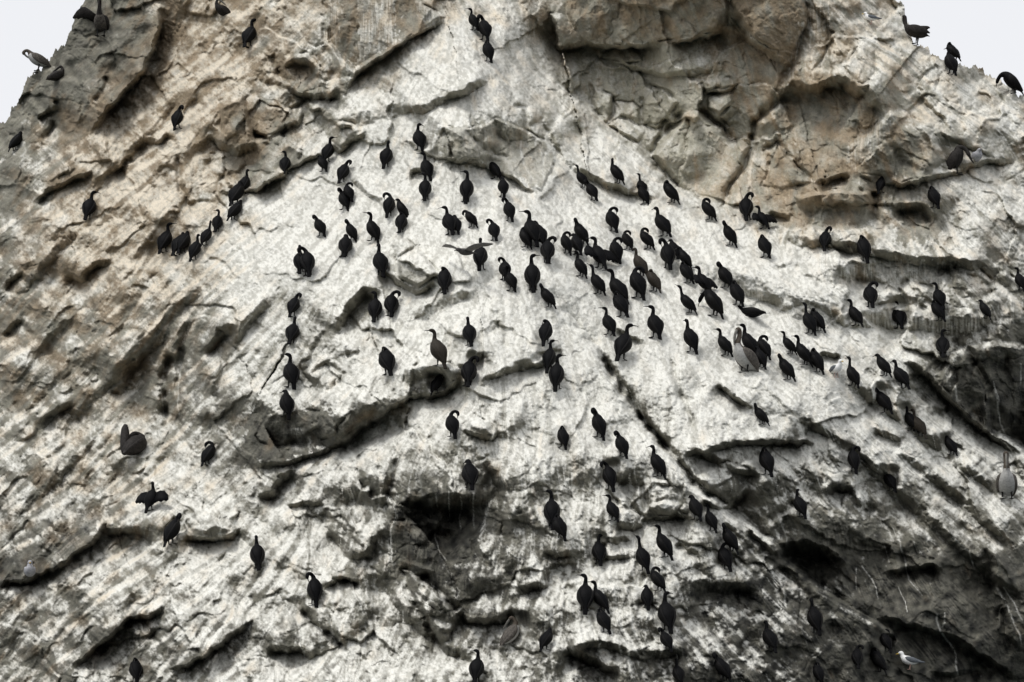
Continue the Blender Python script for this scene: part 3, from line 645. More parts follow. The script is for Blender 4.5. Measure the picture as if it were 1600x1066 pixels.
# bare brown / grey faces and pale washes that were traced
def wash(tile, path, amount, soft=8, streak=0.0):
    pts = tp(tile, path)
    sl = window(pts, 40)
    sf = max(2.5, soft * .4)
    m = sst(-sf, sf, inside(pts, sl, XW[sl], YW[sl]) + 3.5 * edge_n[sl]) * (1 - streak + streak * sst(-.4, .9, vstreak[sl]))
    return sl, m * amount
edge_n = spec_noise(22, .8) + .5 * spec_noise(7, .7)
vn = spec_noise(4.5, .6, 90, 14)
vstreak = unit(vn + .8 * spec_noise(9, .6, 90, 12))
BARE = [('A2', "455,330 330,200 330,0 740,0 880,78 740,148 600,238", .65, 6), ('A3', "230,215 310,190 420,205 600,206 720,186 940,140 1000,110 1000,-220 400,-220 250,60", .6, 6),
        ('A3', "1010,-220 1330,-220 1370,100 1320,200 1330,300 1240,420 1184,400 1100,300 1050,80", .7, 8), ('A3', "230,310 640,330 1000,300 1180,480 1110,670 970,970 640,740 420,580", .18, 16),
        ('A4', "60,420 120,370 420,400 580,470 700,640 830,750 720,820 480,805 370,780 200,830 100,600", .5, 12), ('A4', "-60,900 50,660 210,840 480,850 480,1030 440,1066 -60,1066", .5, 10),
        ('A4', "560,950 740,950 805,1015 800,1120 600,1120", .7, 8), ('A2', "830,650 870,590 1060,570 1110,540 1240,600 1390,740 1320,885 1180,810 980,740 830,765", .55, 8),
        ('A2', "-170,470 -60,440 200,560 200,740 0,866 -160,830", .5, 12), ('A2', "50,250 170,255 330,380 220,430 150,390", .5, 8),
        ('C2', "610,330 645,240 700,215 830,195 1095,225 1080,280 1010,520 860,530 700,520 630,430", .8, 8), ('S', "375,726 386,655 402,625 436,648 470,642 505,636 530,652 556,642 600,625 655,612 622,630 545,686 450,720", .85, 6),
        ('B2', "330,500 430,365 450,330 520,295 560,330 530,430 420,480 360,520", .6, 10), ('B2', "600,200 660,180 745,200 840,240 750,300 660,262", .5, 8),
        ('B4', "700,640 840,590 1000,560 1184,540 1184,1052 950,902 780,732", .45, 14), ('C4', "0,500 60,430 160,402 300,452 400,540 330,570 220,645 180,640", .8, 8),
        ('C4', "560,420 840,560 1184,700 1184,1066 480,760", .35, 20), ('C3', "800,600 970,602 1155,592 1150,740 820,700", .75, 6), ('A1', "160,330 390,0 720,0 720,130 650,330 390,650 250,600", .35, 16),
        ('C1', "-30,600 100,590 300,500 420,420 495,262 380,280 200,420 -30,500", .6, 10)]
for t_, p_, a_, s_ in BARE:
    sl, m = wash(t_, p_, a_, s_)
    COVER[sl] *= 1 - m
WASH = [('A2', "470,-200 650,-200 650,190 470,300", .7, 7, .5), ('A2', "325,-200 390,-200 385,330 330,220", .5, 7, .6), ('A2', "740,0 885,78 800,120 760,60", .5, 6, .7), ('A4', "180,0 310,0 290,120 120,350 60,420 130,200", .6, 8, .6),
        ('A4', "370,780 360,700 480,560 580,520 560,620 470,760", .55, 8, .5), ('C4', "130,130 180,140 190,230 150,210", .7, 8, .3), ('C4', "390,90 440,100 470,260 440,290 400,150", .7, 6, .3),
        ('A2', "430,330 445,230 455,300", .6, 3, .2), ('B4', "0,120 170,172 480,172 840,185 860,260 620,300 520,290 380,390 130,215", .65, 8, .6), ('B4', "380,395 600,402 900,432 1184,335 1184,450 900,520 640,500 400,480", .6, 8, .6), ('B3', "700,60 850,172 1080,235 1184,262 1184,400 1010,310 880,230", .6, 8, .6), ('B4', "840,620 860,640 850,740 835,680", .5, 4, .3)]
for t_, p_, a_, s_, k_ in WASH:
    sl, m = wash(t_, p_, a_, s_, k_)
    COVER[sl] = COVER[sl] + (1 - COVER[sl]) * m
# long single runs of droppings over dark rock
RUNS = [('C2', "660,190 640,250 655,300 620,360 625,450 630,560", 2.6), ('C2', "530,250 545,300 555,400", 2.6), ('C2', "1010,180 1005,260 1012,370", 1.6), ('C2', "830,190 840,270", 1.5), ('C2', "945,200 945,380", 1.4),
        ('C2', "890,180 900,320", 1.3), ('C2', "830,370 840,450 890,515", 1.3), ('C2', "1090,210 1060,300 1030,430", 3.0), ('C4', "570,340 610,420 635,510 650,590 740,690", 1.6), ('C4', "540,430 565,530", 1.3),
        ('C4', "780,740 795,830 860,920 875,1005 890,1066", 1.9), ('C4', "810,740 820,790 800,820", 1.4), ('C4', "430,520 480,590 520,700", 1.4), ('C4', "410,530 410,650", 1.3), ('C4', "1050,620 1100,700 1160,840 1180,920", 2.2),
        ('C4', "1080,620 1140,700 1184,800", 1.6), ('C4', "850,390 930,460 960,560", 1.6), ('C4', "600,620 640,700 645,770", 1.2), ('B4', "1040,720 1060,800 1070,900 1100,1000", 1.8), ('B4', "865,740 875,830", 2.0), ('B4', "1170,640 1165,760", 1.6),
        ('A4', "560,940 570,1000 640,1060", 2.2), ('A4', "540,920 545,980 600,1040", 1.4), ('B2', "190,940 200,1060", 9), ('B2', "245,980 250,1050", 3), ('A3', "40,640 50,760 120,850", 1.6), ('A3', "140,700 150,850", 1.3),
        ('A1', "1050,700 1030,790 1000,900", 1.8), ('A1', "1110,670 1090,740", 1.6), ('A1', "970,900 960,980", 1.6), ('A2', "70,250 60,320 90,390", 2.0), ('C3', "20,560 60,420 140,340", 5), ('C4', "10,520 30,600 60,700 70,760", 3.5),
        ('C4', "40,560 70,640 90,740", 2.0), ('B1', "760,640 745,760 760,900 775,960", 1.3), ('B1', "840,650 820,780 830,900", 1.2), ('C3', "540,880 545,990 560,1066", 2.5)]
for t_, p_, w_ in RUNS:
    pts = tp(t_, p_)
    keepw = XW, YW
    XW, YW = X + .7 * warp3, Y
    sl, s, fr, tot = polyline(pts, 14)
    XW, YW = keepw
    m = .75 * np.exp(-(s / w_) ** 2) * sst(0, .05, fr) * sst(0, .2, 1 - fr) * np.clip(.75 + .35 * st_fine[sl], 0, 1)
    COVER[sl] = COVER[sl] + (1 - COVER[sl]) * np.clip(m, 0, 1) * .9
# bare rock set darker inside traced outlines: ledge front, cave, hollows, gully, wall
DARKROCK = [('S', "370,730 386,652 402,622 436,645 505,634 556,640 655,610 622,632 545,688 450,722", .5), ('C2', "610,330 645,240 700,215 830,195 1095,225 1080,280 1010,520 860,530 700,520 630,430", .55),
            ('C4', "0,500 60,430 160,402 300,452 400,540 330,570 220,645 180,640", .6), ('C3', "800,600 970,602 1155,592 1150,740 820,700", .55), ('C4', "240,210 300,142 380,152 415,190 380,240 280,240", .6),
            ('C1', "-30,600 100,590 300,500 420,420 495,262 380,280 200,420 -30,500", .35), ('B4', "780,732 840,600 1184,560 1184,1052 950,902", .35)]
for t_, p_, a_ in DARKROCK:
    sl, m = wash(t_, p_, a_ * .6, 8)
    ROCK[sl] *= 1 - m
# fine dark speckle where the crust has flaked away
COVER = np.clip(COVER - .35 * sst(1.5, 2.6, spec_noise(4.2, .5) + .3 * st_mid) - .20 * sst(.9, 2.2, spec_noise(9, .6)), 0, 1)

# ---------------------------------------------------------------- skyline: behind the crest the rock falls away from the viewer
CREST = tp('S', "-110,310 -40,240 0,196 10,189 17,169 34,145 44,119 52,112 66,108 84,88 111,46 113,30 130,3 140,-20 158,-90 1386,-90 1399,0 1413,10 1416,30 1428,66 1450,80 1470,92 1504,98 1538,111 1558,122 1600,146 1710,210")
jag = spec_noise(5, .7)[NY // 3] * 1.2 + spec_noise(14, .7)[NY // 3] * 2.4 + spec_noise(40, .7)[NY // 3] * 2.2
crest = (np.interp(xs, [p[0] for p in CREST], [p[1] for p in CREST]) + jag).astype(np.float32)
crest = np.maximum(crest, ys[0] + 8)
over = Y < crest[None, :]
jc = np.clip(((crest - ys[0]) / STEP).astype(int) + 1, 0, NY - 1)
Tc = T[jc, np.arange(NX)][None, :]
WX, WY, WZ = P3(X, np.maximum(Y, crest[None, :]), np.where(over, Tc, T))
dl = np.where(over, crest[None, :] - Y, 0) * PXM
WY = WY + dl * 1.5; WZ = WZ - dl * .45 - .02 * np.sqrt(dl)
# rows that carry the rock down into the sea
NB = 14
k = (np.arange(1, NB + 1) / NB)[:, None]
bz = WZ[-1:] * (1 - k) + (-2.5) * k
by = WY[-1:] - 3.6 * k + .3 * np.sin(WX[-1:] * 1.3 + k * 5)
bx = WX[-1:] * (1 + .03 * k)
def ext(a): return np.concatenate([a, np.repeat(a[-1:], NB, 0)], 0)
WX, WY, WZ = np.concatenate([WX, bx]), np.concatenate([WY, by]), np.concatenate([WZ, bz])
NYT = NY + NB
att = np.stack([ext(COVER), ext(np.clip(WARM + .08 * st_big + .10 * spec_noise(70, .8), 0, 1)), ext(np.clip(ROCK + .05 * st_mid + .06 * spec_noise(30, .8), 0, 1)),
                ext(np.clip(.50 + .08 * st_fine + .09 * st_mid + .05 * spec_noise(4, .6) + .07 * spec_noise(8, .6) + .10 * spec_noise(14, .8) + .05 * spec_noise(42, .8) + .11 * st_big, 0, 1))], -1).astype(np.float32)

co = np.stack([WX, WY, WZ], -1).reshape(-1, 3).astype(np.float32)
att = att.reshape(-1, 4)
idx = np.arange(NYT * NX, dtype=np.int32).reshape(NYT, NX)
quads = np.stack([idx[:-1, :-1], idx[1:, :-1], idx[1:, 1:], idx[:-1, 1:]], -1).reshape(-1, 4)
bid = np.full((NYT - 1, NX - 1), -1, np.int16); bid[:NY - 1] = BLOCK_ID[:-1, :-1]
bid[:NY - 1][over[1:, :-1]] = -1
bid = bid.reshape(-1)

# ---------------------------------------------------------------- materials
def new_mat(name):
    m = bpy.data.materials.new(name); m.use_nodes = True
    return m, m.node_tree.nodes, m.node_tree.links, m.node_tree.nodes["Principled BSDF"]
def mixc(n, l, fac, a, b, mode='MIX'):
    x = n.new("ShaderNodeMix"); x.data_type = 'RGBA'; x.blend_type = mode
    for sock, v in ((x.inputs[0], fac), (x.inputs[6], a), (x.inputs[7], b)):
        if isinstance(v, (int, float)): sock.default_value = v
        elif isinstance(v, tuple): sock.default_value = (*v, 1)
        else: l.new(v, sock)
    return x.outputs[2]
def maprange(n, l, v, a, b, c, d):
    x = n.new("ShaderNodeMapRange"); x.interpolation_type = 'SMOOTHSTEP'
    l.new(v, x.inputs[0])
    for i, q in enumerate((a, b, c, d)): x.inputs[i + 1].default_value = q
    return x.outputs[0]
def noise(n, l, vec, scale, detail=4, rough=.6):
    x = n.new("ShaderNodeTexNoise"); x.inputs["Scale"].default_value = scale
    x.inputs["Detail"].default_value = detail; x.inputs["Roughness"].default_value = rough
    l.new(vec, x.inputs["Vector"]); return x.outputs[0]

rock_m, n, l, bs = new_mat("guano_covered_rock")
geo = n.new("ShaderNodeNewGeometry")
at = n.new("ShaderNodeAttribute"); at.attribute_name = "surface"
sep = n.new("ShaderNodeSeparateColor"); l.new(at.outputs["Color"], sep.inputs[0])
cover, warm, rockl, streak = sep.outputs[0], sep.outputs[1], sep.outputs[2], at.outputs["Alpha"]
pos = geo.outputs["Position"]
nf = noise(n, l, pos, 16, 6, .7); nmid = noise(n, l, pos, 3.2, 5, .6); ngr = noise(n, l, pos, 34, 4, .75)
# bare rock: dark wet grey -> pale grey, and ochre brown where it weathers
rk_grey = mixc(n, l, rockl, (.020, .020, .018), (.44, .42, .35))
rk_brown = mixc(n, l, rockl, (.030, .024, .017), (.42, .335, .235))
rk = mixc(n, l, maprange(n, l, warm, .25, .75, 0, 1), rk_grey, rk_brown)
rk = mixc(n, l, maprange(n, l, nmid, .35, .65, 0, .55), rk, mixc(n, l, 1.0, rk, (.62, .64, .60), 'MULTIPLY'))
rk = mixc(n, l, maprange(n, l, nf, .45, .7, 0, .45), rk, mixc(n, l, 1.0, rk, (1.5, 1.42, 1.3), 'MULTIPLY'))
# droppings: chalk white, cream where the rock is warm, greyed by dirt
gu = mixc(n, l, maprange(n, l, warm, .2, .8, 0, 1), (.73, .722, .67), (.62, .555, .45))
gu = mixc(n, l, maprange(n, l, streak, .22, .70, .60, 0), gu, (.33, .32, .28))
gu = mixc(n, l, maprange(n, l, nf, .50, .72, 0, .22), gu, (.40, .39, .33))
fac = n.new("ShaderNodeMath"); fac.operation = 'MULTIPLY_ADD'
l.new(nf, fac.inputs[0]); fac.inputs[1].default_value = .5; l.new(cover, fac.inputs[2])
fac2 = maprange(n, l, fac.outputs[0], .28, 1.22, 0, 1)
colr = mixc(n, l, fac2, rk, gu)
colr = mixc(n, l, maprange(n, l, ngr, .36, .60, .34, 0), colr, mixc(n, l, 1.0, colr, (.55, .55, .53), 'MULTIPLY'))
l.new(colr, bs.inputs["Base Color"])
bs.inputs["Roughness"].default_value = .88
bs.inputs["Specular IOR Level"].default_value = .18
bmp = n.new("ShaderNodeBump"); bmp.inputs["Strength"].default_value = .55; bmp.inputs["Distance"].default_value = .02
hsum = n.new("ShaderNodeMath"); hsum.operation = 'MULTIPLY_ADD'
l.new(ngr, hsum.inputs[0]); hsum.inputs[1].default_value = .5; l.new(nf, hsum.inputs[2])
l.new(hsum.outputs[0], bmp.inputs["Height"]); l.new(bmp.outputs[0], bs.inputs["Normal"])

def grid_mesh(name, faces):
    used = np.unique(faces)
    remap = np.full(len(co), -1, np.int32); remap[used] = np.arange(len(used), dtype=np.int32)
    f = remap[faces]
    me = bpy.data.meshes.new(name)
    me.vertices.add(len(used)); me.vertices.foreach_set("co", co[used].ravel())
    me.loops.add(f.size); me.loops.foreach_set("vertex_index", f.ravel())
    me.polygons.add(len(f)); me.polygons.foreach_set("loop_start", np.arange(0, f.size, 4, dtype=np.int32))
    me.polygons.foreach_set("use_smooth", np.ones(len(f), bool))
    a = me.attributes.new("surface", 'FLOAT_COLOR', 'POINT'); a.data.foreach_set("color", att[used].ravel())
    me.update(); me.materials.append(rock_m)
    return me
cliff = bpy.data.objects.new("cliff", grid_mesh("cliff", quads[bid < 0]))
COL.objects.link(cliff)
cliff["kind"] = "structure"; cliff["label"] = "rock cliff whitened by bird droppings above the sea"
for kk, b in enumerate(BLOCKS):
    fq = quads[bid == kk]
    if len(fq) < 20: continue
    o = bpy.data.objects.new("rock_block", grid_mesh("rock_block", fq)); COL.objects.link(o)
    o.parent = cliff; o["label"] = b[6]

# the sea at the foot of the cliff
sea_m, n, l, bs = new_mat("sea_water")
bs.inputs["Base Color"].default_value = (.02, .035, .035, 1); bs.inputs["Roughness"].default_value = .12; bs.inputs["IOR"].default_value = 1.33
tc = n.new("ShaderNodeNewGeometry"); b2 = n.new("ShaderNodeBump"); b2.inputs["Distance"].default_value = .3
l.new(noise(n, l, tc.outputs["Position"], .6, 6), b2.inputs["Height"]); l.new(b2.outputs[0], bs.inputs["Normal"])
me = bpy.data.meshes.new("sea"); R = 6000
me.from_pydata([(-R, -R, 0), (R, -R, 0), (R, R, 0), (-R, R, 0)], [], [(0, 1, 2, 3)]); me.materials.append(sea_m)
sea = bpy.data.objects.new("sea", me); COL.objects.link(sea); sea["kind"] = "structure"

# ---------------------------------------------------------------- bird materials
def feather(name, c1, c2, scale=30, rough=.55, spec=.3):
    m, n, l, bs = new_mat(name)
    tc = n.new("ShaderNodeTexCoord")
    nn = noise(n, l, tc.outputs["Object"], scale, 4, .65)
    l.new(mixc(n, l, maprange(n, l, nn, .3, .7, 0, 1), c1, c2), bs.inputs["Base Color"])
    bs.inputs["Roughness"].default_value = rough; bs.inputs["Specular IOR Level"].default_value = spec
    b = n.new("ShaderNodeBump"); b.inputs["Strength"].default_value = .5; b.inputs["Distance"].default_value = .01
    l.new(nn, b.inputs["Height"]); l.new(b.outputs[0], bs.inputs["Normal"])
    return m
M_BLACK = feather("black_plumage", (.0015, .0015, .0017), (.005, .005, .006), 40, .6, .06)
M_WINGC = feather("black_wing_coverts", (.0022, .0021, .0021), (.0075, .007, .007), 60, .55, .08)
M_BROWNC = feather("dark_brown_plumage", (.014, .011, .008), (.030, .024, .017), 40, .6, .15)
M_BILLC = feather("dark_bill", (.010, .010, .010), (.028, .025, .022), 20, .5, .2)
M_FOOT = feather("black_foot_skin", (.006, .006, .006), (.014, .013, .012), 20, .6, .15)
M_PWING = feather("pelican_grey_brown_plumage", (.040, .035, .030), (.12, .108, .095), 26, .7, .15)
M_PDARK = feather("pelican_dark_plumage", (.010, .009, .008), (.030, .026, .024), 26, .7, .15)
M_PBELLY = feather("pale_belly_plumage", (.29, .285, .275), (.44, .435, .42), 20, .8, .1)
M_PNECK = feather("pelican_brown_neck", (.045, .036, .028), (.085, .07, .055), 20, .7, .15)
M_PBILL = feather("pelican_grey_bill", (.09, .085, .075), (.17, .16, .14), 14, .5, .3)
M_GWHITE = feather("gull_white_plumage", (.74, .74, .73), (.82, .82, .81), 20, .8, .1)
M_GGREY = feather("gull_slate_wing", (.085, .095, .105), (.14, .15, .165), 22, .7, .15)
M_GPALE = feather("gull_pale_grey_plumage", (.26, .26, .28), (.42, .42, .44), 22, .75, .15)
M_GBROWN = feather("gull_dusky_plumage", (.045, .042, .040), (.085, .08, .075), 22, .7, .15)
M_GDUSK2 = feather("gull_dusky_wing_top", (.10, .095, .088), (.19, .18, .165), 22, .7, .15)
M_GBILL = feather("gull_yellow_bill", (.55, .36, .05), (.62, .42, .08), 14, .45, .3)
M_GFOOT = feather("gull_pink_foot", (.40, .26, .22), (.46, .30, .26), 14, .6, .2)

# ---------------------------------------------------------------- lofted bodies
class Shape:
    def __init__(self): self.v, self.f, self.mi = [], [], []
    def loft(self, ctrl, nseg=12, nring=26, mats=None, up=None):
        """ctrl rows: x y z half-width half-height along a spine; one closed surface"""
        c = np.array(ctrl, float); k = len(c)
        p = np.concatenate([[2 * c[0] - c[1]], c, [2 * c[-1] - c[-2]]])
        tt = np.linspace(0, k - 1 - 1e-6, nring); out = []
        for t in tt:
            i = int(t); u = t - i
            p0, p1, p2, p3 = p[i], p[i + 1], p[i + 2], p[i + 3]
            q = .5 * ((2 * p1) + (p2 - p0) * u + (2 * p0 - 5 * p1 + 4 * p2 - p3) * u * u + (3 * p1 - p0 - 3 * p2 + p3) * u ** 3)
            q[3:] = np.maximum(q[3:], .002); out.append(q)
        out = np.array(out)
        tan = np.gradient(out[:, :3], axis=0); tan /= np.linalg.norm(tan, axis=1)[:, None] + 1e-9
        side = np.array(up if up is not None else (0, 1, 0), float); base = len(self.v)
        for q, t in zip(out, tan):
            side = side - t * side.dot(t); side /= np.linalg.norm(side) + 1e-9
            nrm = np.cross(t, side)
            for a in range(nseg):
                th = 2 * math.pi * a / nseg
                self.v.append(tuple(q[:3] + side * q[3] * math.cos(th) + nrm * q[4] * math.sin(th)))
        n = len(out)
        for r in range(n - 1):
            for a in range(nseg):
                b = (a + 1) % nseg
                self.f.append((base + r * nseg + a, base + r * nseg + b, base + (r + 1) * nseg + b, base + (r + 1) * nseg + a))
                self.mi.append(0 if mats is None else mats(r / (n - 1), 2 * math.pi * (a + .5) / nseg))
        for r, c0 in ((0, out[0]), (n - 1, out[-1])):
            self.v.append(tuple(c0[:3])); ci = len(self.v) - 1
            for a in range(nseg):
                b = (a + 1) % nseg
                self.f.append((ci, base + r * nseg + b, base + r * nseg + a) if r == 0 else (ci, base + r * nseg + a, base + r * nseg + b))
                self.mi.append(0 if mats is None else mats(r / max(n - 1, 1), 0))
        return self
    def sheet(self, outline, thick=.008):
        """a closed thin wing or web: outline is a list of 3-D points round its edge, thickness along its normal"""
        o = np.array(outline, float); c = o.mean(0)
        nrm = np.zeros(3)
        for a, b in zip(o, np.roll(o, -1, 0)): nrm += np.cross(a - c, b - c)
        nrm /= np.linalg.norm(nrm) + 1e-9
        b0 = len(self.v); m = len(o)
        for s in (1, -1):
            for q in o: self.v.append(tuple(q + nrm * s * thick * .35))
            self.v.append(tuple(c + nrm * s * thick))
        for a in range(m):
            b = (a + 1) % m
            self.f += [(b0 + a, b0 + b, b0 + m), (b0 + m + 1 + b, b0 + m + 1 + a, b0 + 2 * m + 1), (b0 + b, b0 + a, b0 + m + 1 + a, b0 + m + 1 + b)]
            self.mi += [0, 0, 0]
        return self
    def mesh(self, name, *mats):
        me = bpy.data.meshes.new(name); me.from_pydata(self.v, [], self.f)
        for m in mats: me.materials.append(m)
        me.polygons.foreach_set("material_index", np.array(self.mi, np.int32))
        me.polygons.foreach_set("use_smooth", np.ones(len(self.f), bool)); me.update()
        return me

def neck_turn(rows, pivot, deg):
    """turn the head rows about the upright through the neck"""
    a = math.radians(deg); ca, sa = math.cos(a), math.sin(a)
    return [(pivot[0] + (r[0] - pivot[0]) * ca - r[1] * sa, (r[0] - pivot[0]) * sa + r[1] * ca, *r[2:]) for r in rows]

DZ = -.090
TORSO = [(-.225, 0, .010, .034, .006), (-.200, 0, .075, .038, .010), (-.165, 0, .142, .042, .022), (-.122, 0, .205, .066, .054),
         (-.070, 0, .270, .106, .092), (-.010, 0, .350, .126, .110), (.048, 0, .432, .120, .104), (.092, 0, .510, .090, .084)]
def cormorant_meshes(pose):
    lean = 0
    S, bill = Shape(), None
    head_dx = 0
    if pose in ('A', 'AL', 'AR', 'W'):
        neck = [(.118, 0, .562, .048, .050), (.126, 0, .610, .034, .037), (.118, 0, .655, .029, .032), (.122, 0, .700, .028, .031)]
        head = [(.146, 0, .738, .031, .034), (.186, 0, .750, .026, .029), (.216, 0, .750, .015, .018)]
        bl = [(.206, 0, .750, .011, .013), (.250, 0, .750, .008, .009), (.300, 0, .748, .005, .006), (.306, 0, .738, .003, .004)]
        d = {'AL': 62, 'AR': -62, 'W': 40}.get(pose, 0)
        neck = neck[:2] + neck_turn(neck[2:], (.118, 0), d * .4); head = neck_turn(head, (.120, 0), d); bl = neck_turn(bl, (.120, 0), d)
        rows, bill = TORSO + neck + head, bl
    elif pose == 'U':
        rows = TORSO + [(.120, 0, .565, .045, .047), (.134, 0, .620, .031, .034), (.138, 0, .680, .027, .029), (.142, 0, .740, .027, .029),
                        (.158, 0, .785, .029, .032), (.184, .02, .812, .025, .027), (.205, .035, .826, .014, .016)]
        bill = [(.198, .03, .822, .010, .012), (.225, .045, .842, .007, .008), (.262, .065, .866, .004, .005)]
    elif pose == 'H':
        rows = TORSO + [(.116, 0, .560, .060, .060), (.128, 0, .600, .042, .046), (.148, .01, .634, .036, .040), (.182, .03, .640, .028, .031), (.206, .045, .632, .016, .018)]
        bill = [(.198, .04, .634, .011, .013), (.240, .065, .616, .008, .009), (.280, .09, .600, .004, .005)]
    elif pose == 'T':
        rows = TORSO[:-2] + [(.046, 0, .440, .120, .104), (.080, 0, .510, .102, .092), (.094, 0, .565, .072, .068), (.082, .012, .604, .046, .050), (.050, .03, .615, .030, .034), (.020, .04, .600, .016, .020)]
        bill = [(.030, .036, .604, .012, .012), (-.010, .05, .570, .008, .008), (-.040, .055, .530, .004, .005)]
    elif pose in ('PL', 'PR'):
        s = 1 if pose == 'PL' else -1
        rows = TORSO + [(.118, s * .005, .562, .050, .052), (.130, s * .018, .612, .036, .038), (.122, s * .055, .655, .031, .033), (.098, s * .105, .668, .030, .032),
                        (.072, s * .145, .640, .032, .034), (.054, s * .150, .596, .027, .030), (.044, s * .140, .566, .016, .018)]
        bill = [(.046, s * .142, .572, .012, .013), (.034, s * .128, .530, .008, .009), (.020, s * .112, .488, .005, .005)]
    elif pose == 'F':
        rows = TORSO + [(.126, 0, .560, .050, .052), (.160, 0, .605, .036, .038), (.205, .01, .622, .031, .033), (.245, .02, .600, .031, .033), (.262, .02, .556, .030, .032), (.252, .02, .520, .020, .022)]
        bill = [(.254, .02, .526, .012, .013), (.232, .02, .488, .008, .009), (.205, .015, .452, .004, .005)]
    elif pose == 'D':
        rows = TORSO[:-1] + [(.105, 0, .500, .092, .086), (.158, 0, .530, .058, .058), (.212, 0, .520, .038, .040), (.255, 0, .480, .032, .034), (.288, 0, .430, .032, .035), (.308, 0, .388, .027, .029), (.318, 0, .360, .016, .018)]
        bill = [(.314, 0, .368, .011, .012), (.328, 0, .320, .007, .008), (.338, 0, .272, .004, .005)]
    else:  # R crouched flat on the rock
        rows = [(-.33, 0, .10, .03, .005), (-.26, 0, .12, .04, .014), (-.17, 0, .14, .075, .06), (-.06, 0, .16, .105, .085), (.06, 0, .18, .10, .08), (.15, 0, .21, .065, .06),
                (.20, 0, .25, .036, .038), (.225, 0, .285, .030, .033), (.26, .01, .300, .026, .028), (.285, .02, .297, .016, .017)]
        bill = [(.278, .015, .298, .011, .012), (.32, .03, .292, .007, .008), (.358, .04, .286, .004, .005)]
    nt = 8
    S.loft([(x, y, z + DZ, w * 1.16, h * 1.14) for i, (x, y, z, w, h) in enumerate(rows)], 14, 44)
    # folded wings lie along the flanks, their tips crossing over the tail
    if pose == 'R':
        wr = [(.12, .055, .20, .02, .02), (.04, .085, .185, .022, .05), (-.08, .085, .165, .02, .055), (-.20, .05, .145, .014, .035), (-.30, .022, .125, .006, .012)]
    elif pose == 'W':
        wr = None
    else:
        wr = [(.085, .060, .520, .020, .022), (.058, .092, .455, .026, .058), (.004, .108, .375, .026, .080), (-.062, .092, .290, .022, .070), (-.125, .058, .210, .015, .046), (-.185, .026, .130, .007, .016)]
    parts = []
    if wr:
        for s in (1, -1):
            S.loft([(x - .016, s * y * 1.15, z + DZ, w * 1.1, h * 1.1) for x, y, z, w, h in wr], 8, 14, lambda u, th: 1)
    B = Shape().loft([(x, y, z + DZ, w, h) for x, y, z, w, h in bill], 6, 8)
    feet = []
    for s in (1, -1):
        F = Shape()
        x0, yy = (-.045, .055 * s)
        if pose != 'R':
            F.loft([(-.075, yy * .9, .20, .034, .034), (-.058, yy, .10, .022, .024), (-.048, yy, .050, .013, .014), (-.045, yy, .006, .012, .012)], 6, 8)
        F.sheet([(-.075, yy, .004), (-.045, yy + .018, .010), (.050, yy + .048 * s + .012, .006), (.072, yy + .012 * s, .006), (.060, yy - .030 * s, .006), (-.045, yy - .018, .010)], .008)
        feet.append(F)
    wings = []
    if pose == 'W':
        for s in (1, -1):
            k = 1.0 if s == -1 else .8
            pts = [(.08, .07 * s, .50), (.10, .20 * s * k, .54), (.07, .33 * s * k, .52), (.03, .43 * s * k, .43), (-.03, .47 * s * k, .31), (-.05, .42 * s * k, .27), (-.06, .37 * s * k, .30), (-.07, .30 * s * k, .26), (-.08, .24 * s * k, .29), (-.09, .17 * s * k, .25), (-.10, .10 * s, .28), (-.02, .08 * s, .38)]
            W = Shape().sheet([(x, y, z + DZ) for x, y, z in pts], .03)
            wings.append(W)
    return S, B, feet, wings

def part(name, me, parent):
    o = bpy.data.objects.new(name, me); COL.objects.link(o); o.parent = parent
    return o
def copy_tree(src):
    c = src.copy(); COL.objects.link(c)
    for ch in src.children:
        d = ch.copy(); COL.objects.link(d); d.parent = c
    return c

PROTO, HEIGHT = {}, dict(A=.67, AL=.67, AR=.67, W=.67, U=.77, H=.57, T=.55, PL=.60, PR=.60, F=.57, D=.49, R=.25)
def cormorant(pose, brown=False):
    key = (pose, brown)
    if key not in PROTO:
        S, B, feet, wings = cormorant_meshes(pose)
        o = bpy.data.objects.new("cormorant", S.mesh("cormorant", M_BROWNC if brown else M_BLACK, M_BROWNC if brown else M_WINGC)); COL.objects.link(o)
        part("bill", B.mesh("bill", M_BILLC), o)
        for F in feet: part("foot", F.mesh("foot", M_FOOT), o)
        for W in wings: part("wing", W.mesh("wing", M_BROWNC if brown else M_BLACK), o)
        PROTO[key] = o
        return o
    return copy_tree(PROTO[key])

